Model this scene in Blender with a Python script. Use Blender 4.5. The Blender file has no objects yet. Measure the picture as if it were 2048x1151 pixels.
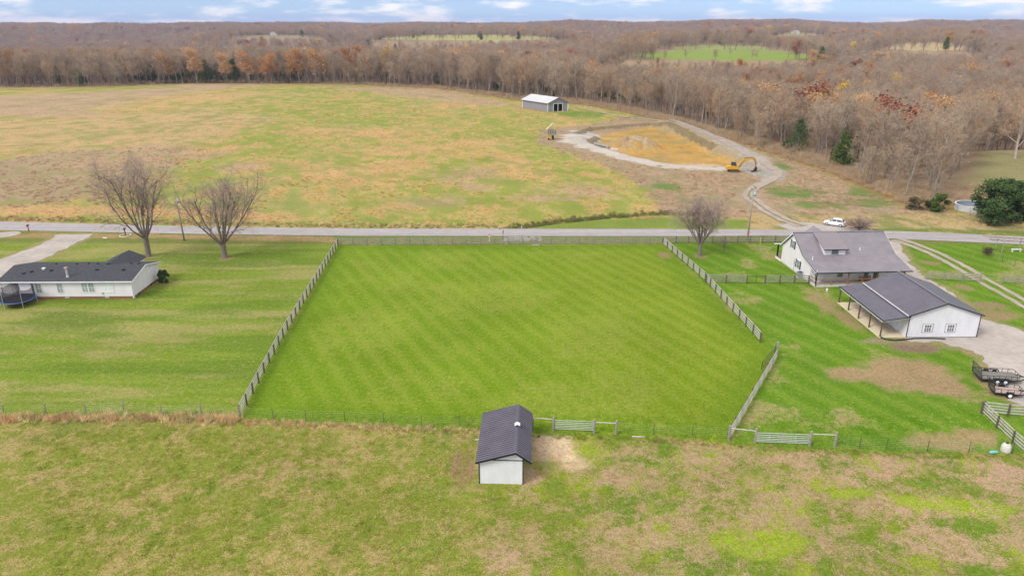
import bpy, bmesh, math, random
import numpy as np
from mathutils import Vector, Matrix
R = math.radians
S = bpy.context.scene
# ------------------------------------------------------------------ camera, sky, sun, exposure
CAMH = 38.0; F = 1450.0; TH = math.atan(530/1450.0)
cam_d = bpy.data.cameras.new('camera'); cam = bpy.data.objects.new('camera', cam_d)
S.collection.objects.link(cam); S.camera = cam
cam.location = (0, 0, CAMH); cam.rotation_euler = (math.pi/2 - TH, 0, 0)
cam_d.sensor_width = 36; cam_d.lens = 36*F/2048; cam_d.clip_start = 0.5; cam_d.clip_end = 20000

W = bpy.data.worlds.new('World'); S.world = W; W.use_nodes = True
wn, wl = W.node_tree.nodes, W.node_tree.links
wn.clear()
SUN_EL, SUN_AZ = R(46), R(232)       # azimuth: direction the sun stands in, clockwise from +y
def wnode(t, **k):
    n = wn.new(t)
    for a, b in k.items(): setattr(n, a, b)
    return n
sky = wnode('ShaderNodeTexSky', sky_type='NISHITA', sun_disc=False)
sky.sun_elevation = SUN_EL; sky.sun_rotation = SUN_AZ; sky.air_density = 1.0; sky.dust_density = 0.4; sky.ozone_density = 1.2
tc = wnode('ShaderNodeTexCoord')
sep = wnode('ShaderNodeSeparateXYZ'); wl.new(tc.outputs['Generated'], sep.inputs[0])
# clear blue shows between the clouds: look the clear sky up a little above the horizon's own milky band
zmx = wnode('ShaderNodeMath', operation='MAXIMUM'); wl.new(sep.outputs['Z'], zmx.inputs[0]); zmx.inputs[1].default_value = 0
zad = wnode('ShaderNodeMath', operation='ADD'); wl.new(zmx.outputs[0], zad.inputs[0]); zad.inputs[1].default_value = 0.17
cmb = wnode('ShaderNodeCombineXYZ'); wl.new(sep.outputs['X'], cmb.inputs[0]); wl.new(sep.outputs['Y'], cmb.inputs[1]); wl.new(zad.outputs[0], cmb.inputs[2])
wl.new(cmb.outputs[0], sky.inputs['Vector'])
# clouds
mp = wnode('ShaderNodeMapping'); wl.new(tc.outputs['Generated'], mp.inputs['Vector']); mp.inputs['Scale'].default_value = (13, 13, 62); mp.inputs['Location'].default_value = (3.3, 1.7, 0.35)
cn = wnode('ShaderNodeTexNoise'); wl.new(mp.outputs[0], cn.inputs['Vector']); cn.inputs['Scale'].default_value = 1.0; cn.inputs['Detail'].default_value = 7; cn.inputs['Roughness'].default_value = 0.55
cr = wnode('ShaderNodeMapRange', interpolation_type='SMOOTHSTEP'); wl.new(cn.outputs['Fac'], cr.inputs[0]); cr.inputs[1].default_value = 0.45; cr.inputs[2].default_value = 0.66; cr.inputs[3].default_value = 0.10; cr.inputs[4].default_value = 0.95
ov = wnode('ShaderNodeMapRange', interpolation_type='SMOOTHSTEP'); wl.new(sep.outputs['Z'], ov.inputs[0]); ov.inputs[1].default_value = 0.08; ov.inputs[2].default_value = 0.45; ov.inputs[3].default_value = 0.0; ov.inputs[4].default_value = 0.85
mxf = wnode('ShaderNodeMath', operation='MAXIMUM'); wl.new(cr.outputs[0], mxf.inputs[0]); wl.new(ov.outputs[0], mxf.inputs[1])
wmix = wnode('ShaderNodeMix', data_type='RGBA'); wl.new(mxf.outputs[0], wmix.inputs[0]); wl.new(sky.outputs[0], wmix.inputs[6]); wmix.inputs[7].default_value = (6.6, 6.45, 6.35, 1)
bg = wnode('ShaderNodeBackground'); bg.inputs['Strength'].default_value = 0.135
wl.new(wmix.outputs[2], bg.inputs['Color'])
wo = wnode('ShaderNodeOutputWorld'); wl.new(bg.outputs[0], wo.inputs['Surface'])

sd = bpy.data.lights.new('sun', 'SUN'); sd.energy = 2.1; sd.angle = R(20); sd.color = (1.0, 0.955, 0.88)
sun = bpy.data.objects.new('sun', sd); S.collection.objects.link(sun)
sdir = Vector((math.sin(SUN_AZ)*math.cos(SUN_EL), math.cos(SUN_AZ)*math.cos(SUN_EL), math.sin(SUN_EL)))
sun.rotation_euler = sdir.to_track_quat('Z', 'Y').to_euler()
S.view_settings.view_transform = 'Standard'; S.view_settings.look = 'None'; S.view_settings.exposure = 0.38; S.view_settings.gamma = 1
S.render.engine = 'CYCLES'; S.cycles.volume_bounces = 0; S.cycles.max_bounces = 6; S.cycles.transparent_max_bounces = 12

# ------------------------------------------------------------------ helpers
_c, _s = math.cos(TH), math.sin(TH)
def at(u, v, z=0.0):
    a = (u-1024)/F; b = -(v-575.5)/F
    rx, ry, rz = a, _c+b*_s, -_s+b*_c
    t = (z-CAMH)/rz
    return (rx*t, ry*t)
def onY(u, v, Y):
    a = (u-1024)/F; b = -(v-575.5)/F
    t = Y/(_c+b*_s); return (a*t, CAMH+(-_s+b*_c)*t)
def poly(*p): return [at(*q) for q in p]

def mat(name, col, rough=0.8, var=0.12, scale=1.5, metal=0.0, bump=0.0, bscale=None, col2=None, coord='Object', wave=None, alpha=1.0, spec=0.3):
    """procedural: colour broken up by two octaves of noise; optional second colour; wave=(axis,pitch,depth) for ribs or lap siding"""
    m = bpy.data.materials.new(name); m.use_nodes = True
    n, l = m.node_tree.nodes, m.node_tree.links
    b = n['Principled BSDF']; b.inputs['Roughness'].default_value = rough; b.inputs['Metallic'].default_value = metal
    b.inputs['Specular IOR Level'].default_value = spec
    t = n.new('ShaderNodeTexCoord')
    n1 = n.new('ShaderNodeTexNoise'); n1.inputs['Scale'].default_value = scale; n1.inputs['Detail'].default_value = 6; n1.inputs['Roughness'].default_value = 0.65
    l.new(t.outputs[coord], n1.inputs['Vector'])
    mr = n.new('ShaderNodeMapRange'); mr.inputs[1].default_value = 0.3; mr.inputs[2].default_value = 0.7; l.new(n1.outputs['Fac'], mr.inputs[0])
    mx = n.new('ShaderNodeMix'); mx.data_type = 'RGBA'; l.new(mr.outputs[0], mx.inputs[0])
    c2 = col2 if col2 else tuple(min(1, c*(1+var)) for c in col)
    c1 = col if col2 else tuple(c*(1-var) for c in col)
    mx.inputs[6].default_value = (*c1, 1); mx.inputs[7].default_value = (*c2, 1)
    l.new(mx.outputs[2], b.inputs['Base Color'])
    h = None
    if wave:
        w = n.new('ShaderNodeTexWave'); w.bands_direction = wave[0]; w.inputs['Scale'].default_value = 0.314/wave[1]*1.0; w.wave_profile = 'SAW' if wave[0] == 'Z' else 'SIN'
        l.new(t.outputs[coord], w.inputs['Vector']); h = (w.outputs['Fac'], wave[2])
    elif bump:
        n2 = n.new('ShaderNodeTexNoise'); n2.inputs['Scale'].default_value = bscale or scale*4; n2.inputs['Detail'].default_value = 4
        l.new(t.outputs[coord], n2.inputs['Vector']); h = (n2.outputs['Fac'], bump)
    if h:
        bp = n.new('ShaderNodeBump'); bp.inputs['Strength'].default_value = 0.8; bp.inputs['Distance'].default_value = h[1]
        l.new(h[0], bp.inputs['Height']); l.new(bp.outputs[0], b.inputs['Normal'])
    if alpha < 1: b.inputs['Alpha'].default_value = alpha
    return m

def mat_rand(name, cols, rough=0.85, trans=0.0):
    """colour picked per object or instance from a ramp (each tree its own tone), broken by noise"""
    m = bpy.data.materials.new(name); m.use_nodes = True
    n, l = m.node_tree.nodes, m.node_tree.links
    b = n['Principled BSDF']; b.inputs['Roughness'].default_value = rough; b.inputs['Specular IOR Level'].default_value = 0.15
    oi = n.new('ShaderNodeObjectInfo'); cr_ = n.new('ShaderNodeValToRGB'); l.new(oi.outputs['Random'], cr_.inputs[0])
    e = cr_.color_ramp.elements
    while len(e) < len(cols): e.new(0.5)
    for i, c in enumerate(cols): e[i].position = i/(len(cols)-1); e[i].color = (*c, 1)
    t = n.new('ShaderNodeTexCoord'); n1 = n.new('ShaderNodeTexNoise'); n1.inputs['Scale'].default_value = 0.9; n1.inputs['Detail'].default_value = 4
    l.new(t.outputs['Object'], n1.inputs['Vector'])
    mr = n.new('ShaderNodeMapRange'); mr.inputs[1].default_value = .3; mr.inputs[2].default_value = .7; mr.inputs[3].default_value = .72; mr.inputs[4].default_value = 1.28; l.new(n1.outputs['Fac'], mr.inputs[0])
    vm = n.new('ShaderNodeVectorMath'); vm.operation = 'SCALE'; l.new(cr_.outputs[0], vm.inputs[0]); l.new(mr.outputs[0], vm.inputs['Scale'])
    l.new(vm.outputs[0], b.inputs['Base Color'])
    return m

class MB:
    def __init__(s): s.v = []; s.f = []; s.mi = []; s.m = 0
    def add(s, vs, fs):
        o = len(s.v); s.v += [tuple(v) for v in vs]
        for f in fs: s.f.append(tuple(i+o for i in f)); s.mi.append(s.m)
    def box(s, x0, x1, y0, y1, z0, z1):
        s.add([(x0,y0,z0),(x1,y0,z0),(x1,y1,z0),(x0,y1,z0),(x0,y0,z1),(x1,y0,z1),(x1,y1,z1),(x0,y1,z1)],
              [(0,3,2,1),(4,5,6,7),(0,1,5,4),(1,2,6,5),(2,3,7,6),(3,0,4,7)])
    def bar(s, p, q, w, h=None, up=(0,0,1)):
        p, q = Vector(p), Vector(q); d = (q-p).normalized(); h = h or w
        u = Vector(up)
        if abs(d.dot(u)) > 0.99: u = Vector((0,1,0))
        sx = d.cross(u).normalized()*w/2; sy = sx.cross(d).normalized()*h/2
        vs = [p-sx-sy, p+sx-sy, p+sx+sy, p-sx+sy, q-sx-sy, q+sx-sy, q+sx+sy, q-sx+sy]
        s.add(vs, [(0,1,2,3),(7,6,5,4),(0,4,5,1),(1,5,6,2),(2,6,7,3),(3,7,4,0)])
    def tube(s, pts, rads, n=6, cap=True):
        o = len(s.v); k = len(pts); prev = Vector((1,0.1,0))
        if not hasattr(rads, '__len__'): rads = [rads]*k
        for i in range(k):
            p = Vector(pts[i]); d = (Vector(pts[min(i+1,k-1)])-Vector(pts[max(i-1,0)]))
            d = d.normalized() if d.length > 1e-6 else Vector((0,0,1))
            a = (prev - d*prev.dot(d))
            if a.length < 1e-3: a = d.orthogonal()
            a.normalize(); prev = a; b = d.cross(a)
            for j in range(n):
                t = 2*math.pi*j/n; q = p + (a*math.cos(t)+b*math.sin(t))*rads[i]; s.v.append(tuple(q))
        for i in range(k-1):
            for j in range(n):
                s.f.append((o+i*n+j, o+i*n+(j+1)%n, o+(i+1)*n+(j+1)%n, o+(i+1)*n+j)); s.mi.append(s.m)
        if cap:
            s.f.append(tuple(o+j for j in range(n))[::-1]); s.mi.append(s.m)
            s.f.append(tuple(o+(k-1)*n+j for j in range(n))); s.mi.append(s.m)
    def slab(s, a, b, c, d, th):
        """quad a,b,c,d (ccw seen from its outer side) thickened inwards"""
        a, b, c, d = map(Vector, (a, b, c, d)); nn = (b-a).cross(d-a).normalized()*th
        s.add([a,b,c,d,a-nn,b-nn,c-nn,d-nn], [(0,1,2,3),(7,6,5,4),(0,4,5,1),(1,5,6,2),(2,6,7,3),(3,7,4,0)])
    def prism(s, prof, axis, a, b):
        """closed 2-D outline extruded along x ('x': outline is (y,z)) or y ('y': outline is (x,z)) or z"""
        n = len(prof)
        def P(q, t): return (t, q[0], q[1]) if axis == 'x' else ((q[0], t, q[1]) if axis == 'y' else (q[0], q[1], t))
        vs = [P(q, a) for q in prof]+[P(q, b) for q in prof]
        s.add(vs, [tuple(range(n))[::-1], tuple(range(n, 2*n))]+[(i, (i+1) % n, n+(i+1) % n, n+i) for i in range(n)])
    def ribs(s, e0, e1, r0, r1, pitch, h=0.03, w=0.05):
        """raised seams up a roof plane: eave line e0-e1, ridge line r0-r1"""
        e0, e1, r0, r1 = map(Vector, (e0, e1, r0, r1)); n = max(2, int((e1-e0).length/pitch)); nn = (e1-e0).cross(r0-e0).normalized()
        for i in range(n+1):
            t = i/n; p = e0.lerp(e1, t)+nn*h*.5; q = r0.lerp(r1, t)+nn*h*.5
            s.bar(p, q, w, h, up=nn)
    def mesh(s, name, mats, smooth=False, fixn=True):
        me = bpy.data.meshes.new(name); me.from_pydata(s.v, [], s.f)
        for m in (mats if isinstance(mats, (list, tuple)) else [mats]): me.materials.append(m)
        if isinstance(mats, (list, tuple)): me.polygons.foreach_set('material_index', s.mi)
        if fixn:
            bm = bmesh.new(); bm.from_mesh(me); bmesh.ops.recalc_face_normals(bm, faces=bm.faces); bm.to_mesh(me); bm.free()
        if smooth: me.polygons.foreach_set('use_smooth', [True]*len(me.polygons))
        me.update(); return me
    def build(s, name, mats, parent=None, smooth=False, fixn=True, loc=None):
        o = bpy.data.objects.new(name, s.mesh(name, mats, smooth, fixn)); S.collection.objects.link(o)
        if parent: o.parent = parent
        if loc: o.location = loc
        return o
def tag(o, label=None, cat=None, group=None, kind=None):
    if label: o['label'] = label
    if cat: o['category'] = cat
    if group: o['group'] = group
    if kind: o['kind'] = kind
    return o
def thing(name, label, cat, loc=(0,0,0), rz=0.0, group=None):
    o = bpy.data.objects.new(name, None); S.collection.objects.link(o); o.location = loc; o.rotation_euler = (0, 0, rz); o.empty_display_size = .3
    return tag(o, label, cat, group)
def inst(name, me, parent=None, loc=(0,0,0), rz=0.0, sc=None):
    o = bpy.data.objects.new(name, me); S.collection.objects.link(o); o.parent = parent; o.location = loc; o.rotation_euler = (0, 0, rz)
    if sc: o.scale = sc
    return o

# ------------------------------------------------------------------ numpy noise
def _h(ix, iy, sd_):
    n = (ix.astype(np.int64)*374761393 + iy.astype(np.int64)*668265263 + sd_*974711) & 0xffffffff
    n = ((n ^ (n >> 13))*1274126177) & 0xffffffff
    return ((n ^ (n >> 16)) & 0xffff)/65535.0
def vn(x, y, sd_=0):
    ix, iy = np.floor(x), np.floor(y); fx, fy = x-ix, y-iy
    fx = fx*fx*(3-2*fx); fy = fy*fy*(3-2*fy)
    a = _h(ix, iy, sd_); b = _h(ix+1, iy, sd_); c = _h(ix, iy+1, sd_); d = _h(ix+1, iy+1, sd_)
    return (a*(1-fx)+b*fx)*(1-fy)+(c*(1-fx)+d*fx)*fy
def fbm(x, y, sd_=0, o=4, g=.5):
    r = 0; a = 1; t = 0
    for i in range(o): r = r + a*vn(x*2**i+7.3*i, y*2**i-3.1*i, sd_+i); t += a; a *= g
    return r/t
def ss(a, b, x):
    t = np.clip((x-a)/(b-a), 0, 1); return t*t*(3-2*t)
def sdf(P, x, y, pad=30):
    """signed distance to polygon, positive inside; -pad far away"""
    P = np.array(P); out = np.full(x.shape, -float(pad))
    sel = (x > P[:,0].min()-pad)&(x < P[:,0].max()+pad)&(y > P[:,1].min()-pad)&(y < P[:,1].max()+pad)
    if not sel.any(): return out
    X, Y = x[sel], y[sel]; d = np.full(X.shape, 1e9); ins = np.zeros(X.shape, bool)
    for i in range(len(P)):
        ax, ay = P[i]; bx, by = P[(i+1) % len(P)]; ex, ey = bx-ax, by-ay
        t = np.clip(((X-ax)*ex+(Y-ay)*ey)/(ex*ex+ey*ey+1e-12), 0, 1)
        d = np.minimum(d, np.hypot(X-ax-t*ex, Y-ay-t*ey))
        c = (ay > Y) != (by > Y)
        with np.errstate(divide='ignore', invalid='ignore'): xi = (bx-ax)*(Y-ay)/(by-ay+1e-12)+ax
        ins ^= c & (X < xi)
    out[sel] = np.where(ins, d, -d); return out
def linedist(L, x, y, pad=30):
    out = np.full(x.shape, float(pad)); L = np.array(L)
    sel = (x > L[:,0].min()-pad)&(x < L[:,0].max()+pad)&(y > L[:,1].min()-pad)&(y < L[:,1].max()+pad)
    X, Y = x[sel], y[sel]; d = np.full(X.shape, float(pad))
    for i in range(len(L)-1):
        ax, ay = L[i]; ex, ey = L[i+1][0]-ax, L[i+1][1]-ay
        t = np.clip(((X-ax)*ex+(Y-ay)*ey)/(ex*ex+ey*ey+1e-12), 0, 1)
        d = np.minimum(d, np.hypot(X-ax-t*ex, Y-ay-t*ey))
    out[sel] = d; return out

# ------------------------------------------------------------------ terrain
EDGE = poly((0,177),(215,174),(430,166),(700,170),(860,177),(950,188),(1040,200),(1160,208),(1300,235),(1420,272),(1560,310),(1700,360),(1810,405),(1900,410))
ET = np.array([p[0]/p[1] for p in EDGE]+[0.8]); ER = np.array([p[1] for p in EDGE]+[157.0])
def edge_d(x, y):
    yy = np.maximum(y, 1.0); return y - np.interp(x/yy, ET, ER)
POND = poly((1150,266),(1185,256),(1250,250),(1300,247),(1338,252),(1390,279),(1440,302),(1488,317),(1468,328),(1410,333),(1330,325),(1262,311),(1222,298),(1182,284),(1196,272))
TR0 = poly((1340,245),(1400,267),(1450,291),(1500,316),(1540,336),(1556,347),(1540,360))
LEVEE = poly((1340,247),(1400,270),(1440,286),(1480,303),(1520,322))
MOUND = at(1268, 287); PILE = at(1160, 282); PILE2 = at(1195, 296)
# clearings in the far woods: (name, t0, t1, d0, d1, z0, z1)
CLEAR = [('green_field', .148, .400, 560, 770, 11.8, 12.2), ('far_meadow', .20, .345, 800, 930, 10.0, 12.6),
         ('pale_meadow', -.175, .062, 1160, 1520, 12.6, 15.0), ('tan_field', .485, .60, 760, 1010, 11.0, 13.8),
         ('small_meadow', -.35, -.262, 1440, 1600, 12.0, 13.0), ('right_far', .345, .40, 1400, 1700, 14.0, 17.5)]
SIDEFIELD = poly((1925,366),(1950,340),(1958,306),(2010,302),(2100,300),(2180,340),(2120,372),(2000,372))
def clear_w(c, x, y):
    nm, t0, t1, d0, d1, z0, z1 = c; y = np.maximum(y, 1.0); t = x/y; tc, hw = (t0+t1)/2, (t1-t0)/2
    wob = fbm(x/34, y/60, 91, 3)-.5; f = 1-np.clip(np.abs((t-tc)/hw)+.35*wob, 0, 1)**2.2
    back = d0+(d1-d0)*(f**.6)*(1+.3*wob); front = d0+(d1-d0)*.30*(1-f)**1.5+40*wob
    return (np.abs(t-tc) < hw*1.1)*ss(front-6, front+6, y)*(1-ss(back-8, back+8, y))*(f > .02)
def hgt(x, y):
    x = np.asarray(x, float); y = np.asarray(y, float)
    h = 0.25*(fbm(x/38, y/38, 5, 3)-.5)*ss(150, 210, y)
    # swale across the hayfield near the road
    h = h - 0.55*(1-ss(0.5, 3.0, linedist(poly((1022,453),(1045,450),(1110,441),(1200,432),(1330,424),(1440,428)), x, y)))
    sp = sdf(POND, x, y); h = h - 1.8*ss(-1.2, 3.2, sp+2.0*(fbm(x/4, y/4, 12, 3)-.5))+.35*ss(0, 3, sp)*(fbm(x/2.2, y/2.2, 13, 3)-.5)
    h = h + 1.25*(1-ss(2.2, 7.5, linedist(LEVEE, x, y)))
    n = fbm(x/1.6, y/1.6, 11, 3)
    dm = np.hypot((x-MOUND[0])/9.5, (y-MOUND[1])/6.0); h = h + 3.8*np.exp(-dm**4*1.6)*(0.35+1.1*n)
    dm = np.hypot((x-PILE[0])/4.0, (y-PILE[1])/5.0); h = h + 1.8*np.exp(-dm**2*2)*(0.75+.5*n)
    d = edge_d(x, y); t = x/np.maximum(y, 1.0)
    right = ss(-.12, .2, t)
    drop = (3.0+4.5*right)*ss(10, 160, d)
    rise = (22.5+3*right+9*(fbm(x/520+5, y/5000+2, 33, 3)-.5))*ss(900, 2600, y) + 5*ss(500, 900, y)*right
    left = 1-ss(-.25, .12, t); drop = drop + 20*left*ss(620, 1100, y)*(1-ss(1500, 2350, y)) + 9*(1-left)*ss(1250, 1500, y)*(1-ss(1700, 2500, y))
    h = h - drop + rise + ss(60, 300, d)*(fbm(x/260, y/260, 21, 3)-.5)*7 + ss(900, 2200, y)*(fbm(x/420, y/900, 31, 4)-.5)*16 + ss(1800, 2600, y)*(fbm(t*11+3, t*0+.5, 35, 4)-.5)*24
    for nm, t0, t1, d0, d1, z0, z1 in CLEAR:
        w = ss(t0-(.05 if d0 < 1300 else .14), t0+.01, t)*(1-ss(t1-.01, t1+(.05 if d0 < 1300 else .14), t))*ss(d0-(34 if d0 < 1300 else 300), d0, y)*(1-ss(d1+60, d1+260, y))
        h = h*(1-w) + w*(z0+(z1-z0)*np.clip((y-d0)/(d1-d0), 0, 1.3)+ .5*(fbm(x/60, y/60, 41, 2)-.5))
    w = ss(-16, 0, sdf(SIDEFIELD, x, y)); h = h*(1-w)
    return h
def hz(x, y): return float(hgt(np.array([x]), np.array([y]))[0])

def grow_axis(start, step, ratio, end):
    a = [start]
    while abs(a[-1]-start) < end: step *= ratio; a.append(a[-1]+step if end > 0 else a[-1]-step)
    return a
xs = np.arange(-98, 98.01, 0.5); xr = grow_axis(98.0, 0.5, 1.03, 4600)
xs = np.array([-v for v in xr[::-1]][:-1]+list(xs)+xr[1:])
y0 = -np.array(grow_axis(0, 3.0, 1.25, 600))[::-1][:-1]
ys = np.concatenate([y0, np.arange(0, 40, 1.5), np.arange(40, 200, .5), np.arange(200, 330, .8)])
yr = grow_axis(330.0, 0.8, 1.018, 5200); ys = np.concatenate([ys, yr])
GX, GY = np.meshgrid(xs, ys); gx, gy = GX.ravel(), GY.ravel(); gz = hgt(gx, gy)

# ---- albedo of the land: colour A, colour B and how much of B shows
N = gx.size
A = np.tile(np.array([.188,.215,.030]), (N,1)); B = np.tile(np.array([.345,.268,.105]), (N,1)); M = np.full(N, .38)
def put(mask, a=None, b=None, m=None):
    mk = mask[:,None]
    global A, B, M
    if a is not None: A = A*(1-mk)+np.array(a)*mk
    if b is not None: B = B*(1-mk)+np.array(b)*mk
    if m is not None: M = M*(1-mask)+m*mask
n8 = fbm(gx/8, gy/8, 1, 4); n3 = fbm(gx/3, gy/3, 2, 4); n20 = fbm(gx/22, gy/22, 3, 4); n1 = fbm(gx/1.2, gy/1.2, 4, 3)
def zone(pl, w=.6, wob=0.0, **k): put(ss(-w, w, sdf(pl, gx, gy)+wob*(n3-.5)*2), **k)
def blob(u, v, ru, rv, amt=1.0, wob=.9, **k):
    cx, cy = at(u, v); rx = abs(at(u+ru, v)[0]-cx); ry = abs(at(u, v-rv)[1]-at(u, v+rv)[1])/2
    d = np.hypot((gx-cx)/rx, (gy-cy)/ry)+wob*(n3-.5)+wob*(n1-.5)*.6
    put(amt*(1-ss(.55, 1.15, d)), **k)
# foreground pasture
put(ss(.42, .62, n8), m=.60); put(ss(.55,.68,fbm(gx/2.3+5, gy/2.3, 73, 3))*.5, a=(.145,.205,.024), m=.28)
rt = ss(-12, 14, gx)                                          # the right half is weedier: lime weeds and bare brown
put(rt, a=(.172,.215,.026)); put(rt*ss(.47, .62, fbm(gx/3+9, gy/3, 71, 5))*.8, a=(.27,.315,.030)); put(rt*ss(.56, .66, fbm(gx/1.8+4, gy/1.8, 72, 3))*.65, a=(.115,.195,.020), m=.25)
put(rt*.8, b=(.34,.25,.14)); put(rt*ss(.50,.66,fbm(gx/5, gy/5, 77, 5)), m=.68)
put((1-rt)*.35*ss(.5,.7,n20), a=(.24,.245,.09))
for a in [(1950,940,130,30),(1750,935,130,32),(1880,1010,110,28),(1900,1090,120,38),(2040,960,90,40),(1640,905,80,14),(1560,915,40,10),(1420,915,60,18),(1270,1085,80,30),(1010,1115,40,30),(1060,950,28,28),(1230,960,60,14)]:
    blob(*a, amt=.75, wob=1.5, b=(.40,.275,.175), m=.72)
for a in [(740,1120,60,25),(560,950,110,30),(640,925,80,14),(100,960,120,30)]: blob(*a, amt=.5, wob=1.6, b=(.36,.25,.13), m=.62)
for a in [(1950,1015,90,18),(1850,1000,60,12),(1500,1085,140,26),(1700,985,40,12),(1140,850,60,10),(1420,880,60,10),(1170,905,60,26)]:
    blob(*a, amt=.8, wob=1.5, a=(.265,.33,.030), m=.25)
blob(1108,896,58,38, amt=1, wob=1.0, a=(.60,.47,.31), b=(.46,.33,.20), m=.4); blob(1142,922,40,18, amt=.9, wob=1.0, a=(.60,.47,.31), b=(.46,.33,.20), m=.45)      # straw spread by the shed
blob(925,925,26,40, amt=.7, b=(.24,.15,.09), m=.65)
# lawns north of the pasture fence
LL = poly((-900,828),(481,836),(676,492),(672,478),(-900,478)); zone(LL, a=(.148,.224,.018), b=(.29,.275,.085), m=.32)
lm = ss(-.6, .6, sdf(LL, gx, gy))
st = .5+.5*np.sin(gy*2*math.pi/1.9+3*fbm(gx/30, gy/6, 9, 3)*3); put(lm*.40*st, a=(.225,.275,.040))
put(lm*ss(.48,.66,fbm(gx/16, gy/2.6, 12, 4)), m=.60, a=(.215,.235,.065)); put(lm*ss(.52,.66,fbm(gx/20, gy/4, 13, 3))*.7, a=(.115,.185,.018), m=.2)
PD = poly((481,836),(677,491),(1325,489),(1520,683),(1556,705),(1457,880),(1230,872),(900,862)); zone(PD, .4, a=(.136,.232,.009), b=(.235,.275,.040), m=.32); put(ss(-.4, .4, sdf(PD, gx, gy))*ss(-15, 20, gx)*.7, a=(.170,.240,.012))
pm = ss(-.4, .4, sdf(PD, gx, gy))
dd = np.array(at(727,775))-np.array(at(650,660)); dd /= np.hypot(*dd); nn = np.array([-dd[1], dd[0]])
q = gx*nn[0]+gy*nn[1]; st = np.sin(q*2*math.pi/2.6+.9*fbm(gx/30, gy/30, 14, 2)); put(pm*np.clip(st*1.5,0,1)*(.15+.7*fbm(gx/14,gy/14,18,3)), a=(.225,.285,.032)); put(pm*np.clip(-st*1.5,0,1)*.40, a=(.142,.220,.008))
put(pm*ss(.46,.64,fbm(gx/11, gy/11, 15, 4)), m=.50)
put(pm*(1-ss(1.0, 5.5, sdf(PD, gx, gy)))*.6, a=(.115,.200,.010), m=.14)
RL = poly((1325,484),(2900,484),(2900,905),(1700,905),(1457,885),(1556,705),(1520,683)); zone(RL, .5, a=(.110,.212,.012), b=(.235,.27,.055), m=.24)
rm = ss(-.5, .5, sdf(RL, gx, gy))
q2 = gx*nn[0]+gy*nn[1]; st = np.sin(q2*2*math.pi/3.2+2*fbm(gx/9, gy/9, 16, 3)); put(rm*np.clip(st,0,1)*.5, a=(.195,.275,.035)); put(rm*np.clip(-st,0,1)*.45, a=(.090,.190,.008))
put(rm*ss(.56,.70,fbm(gx/5, gy/5, 17, 4)), b=(.31,.27,.11), m=.55)
DIRT = dict(a=(.345,.245,.135), b=(.26,.20,.08), m=.38)
for a in [(1800,745,105,34),(1870,770,70,24),(1700,745,50,18)]: blob(*a, amt=1, wob=1.0, **DIRT)
for a in [(1900,880,80,22),(1960,870,40,14),(1640,600,22,30),(1700,640,20,20),(1960,705,40,9),(1980,770,22,25),(1975,735,25,12)]: blob(*a, amt=.8, wob=1.1, **DIRT)
blob(1830,694,66,14, amt=1, wob=.6, a=(.24,.165,.115), b=(.20,.14,.10), m=.5); blob(1770,682,50,8, amt=.8, a=(.30,.24,.16), b=(.2,.14,.1), m=.4)
for a in [(1860,525,22,5),(1975,610,40,9),(1990,630,50,10),(1930,575,18,6),(1400,513,16,4),(296,514,18,4),(450,517,16,4),(1330,510,14,10),(1245,0,1,1)][:8]: blob(*a, amt=.8, a=(.30,.20,.12), b=(.26,.19,.11), m=.5)
# verge between road and lawn
VG = poly((-900,458),(2900,480),(2900,492),(1325,486),(677,489),(-900,478)); zone(VG, .4, a=(.13,.19,.035), b=(.30,.18,.085), m=.35)
zone(poly((-900,466),(190,466),(470,470),(672,473),(672,483),(190,475),(120,477),(-900,476)), .5, 1.1, a=(.17,.19,.045), b=(.36,.235,.12), m=.60)
for pl_ in (poly((112,469),(190,468),(170,478),(140,492),(90,517),(40,537),(0,556),(-60,585),(-60,540),(0,519),(60,497),(100,480)), poly((1818,684),(1813,672),(1945,673),(1890,600),(1838,570),(1800,532),(1772,500),(1776,482),(1800,481),(1806,500),(1822,528),(1850,556),(1905,585),(1960,635),(2048,661),(2200,700),(2200,812),(2048,812),(2020,800),(1996,775),(1976,735),(1965,712),(1946,700),(1905,692),(1880,682))):
    q_ = sdf(pl_, gx, gy)+1.4*(n1-.5)+1.2*(n3-.5); put(ss(-1.7, -.3, q_)*.75, a=(.30,.235,.13), b=(.27,.25,.09), m=.45)
# hayfield across the road
HF = gy > 0; hf = ss(-.5, .5, gy-np.interp(gx, [-104,-62,-32,27,52,73,97], [143.2,139.4,137.9,137.5,137,136.1,131.9]))
put(hf, a=(.235,.265,.050), b=(.40,.315,.12), m=.46)
hn = fbm(gx/9, gy/14, 51, 4); put(hf*ss(.46,.66,hn)*.8, b=(.45,.30,.125), m=.54)
put(hf*ss(.5,.7,fbm(gx/30, gy/40, 52, 3))*.7, a=(.265,.275,.085))
OR = dict(a=(.33,.265,.09), b=(.49,.315,.15), m=.62); BR = dict(a=(.29,.24,.10), b=(.41,.29,.18), m=.66)
for a in [(400,195,120,13),(300,214,100,9),(220,232,140,11),(20,300,70,14),(760,268,100,14),(620,262,80,8),(740,345,120,24),(640,345,60,16),(1025,330,42,22),(1085,348,30,14),(890,212,70,5),(60,206,50,4),(820,300,80,10),(950,285,50,9),(440,300,60,10),(520,325,50,12),(1130,252,30,5),(1290,355,30,14)]: blob(*a, amt=.8, wob=1.9, **OR)
zone(poly((-900,408),(250,412),(520,425),(640,436),(640,444),(300,430),(-900,432)), 2.5, 2.5, **OR)
zone(poly((-900,188),(0,192),(230,182),(420,166),(600,166),(420,180),(300,196),(170,222),(0,270),(-900,290)), 9, 12, **BR)
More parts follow.
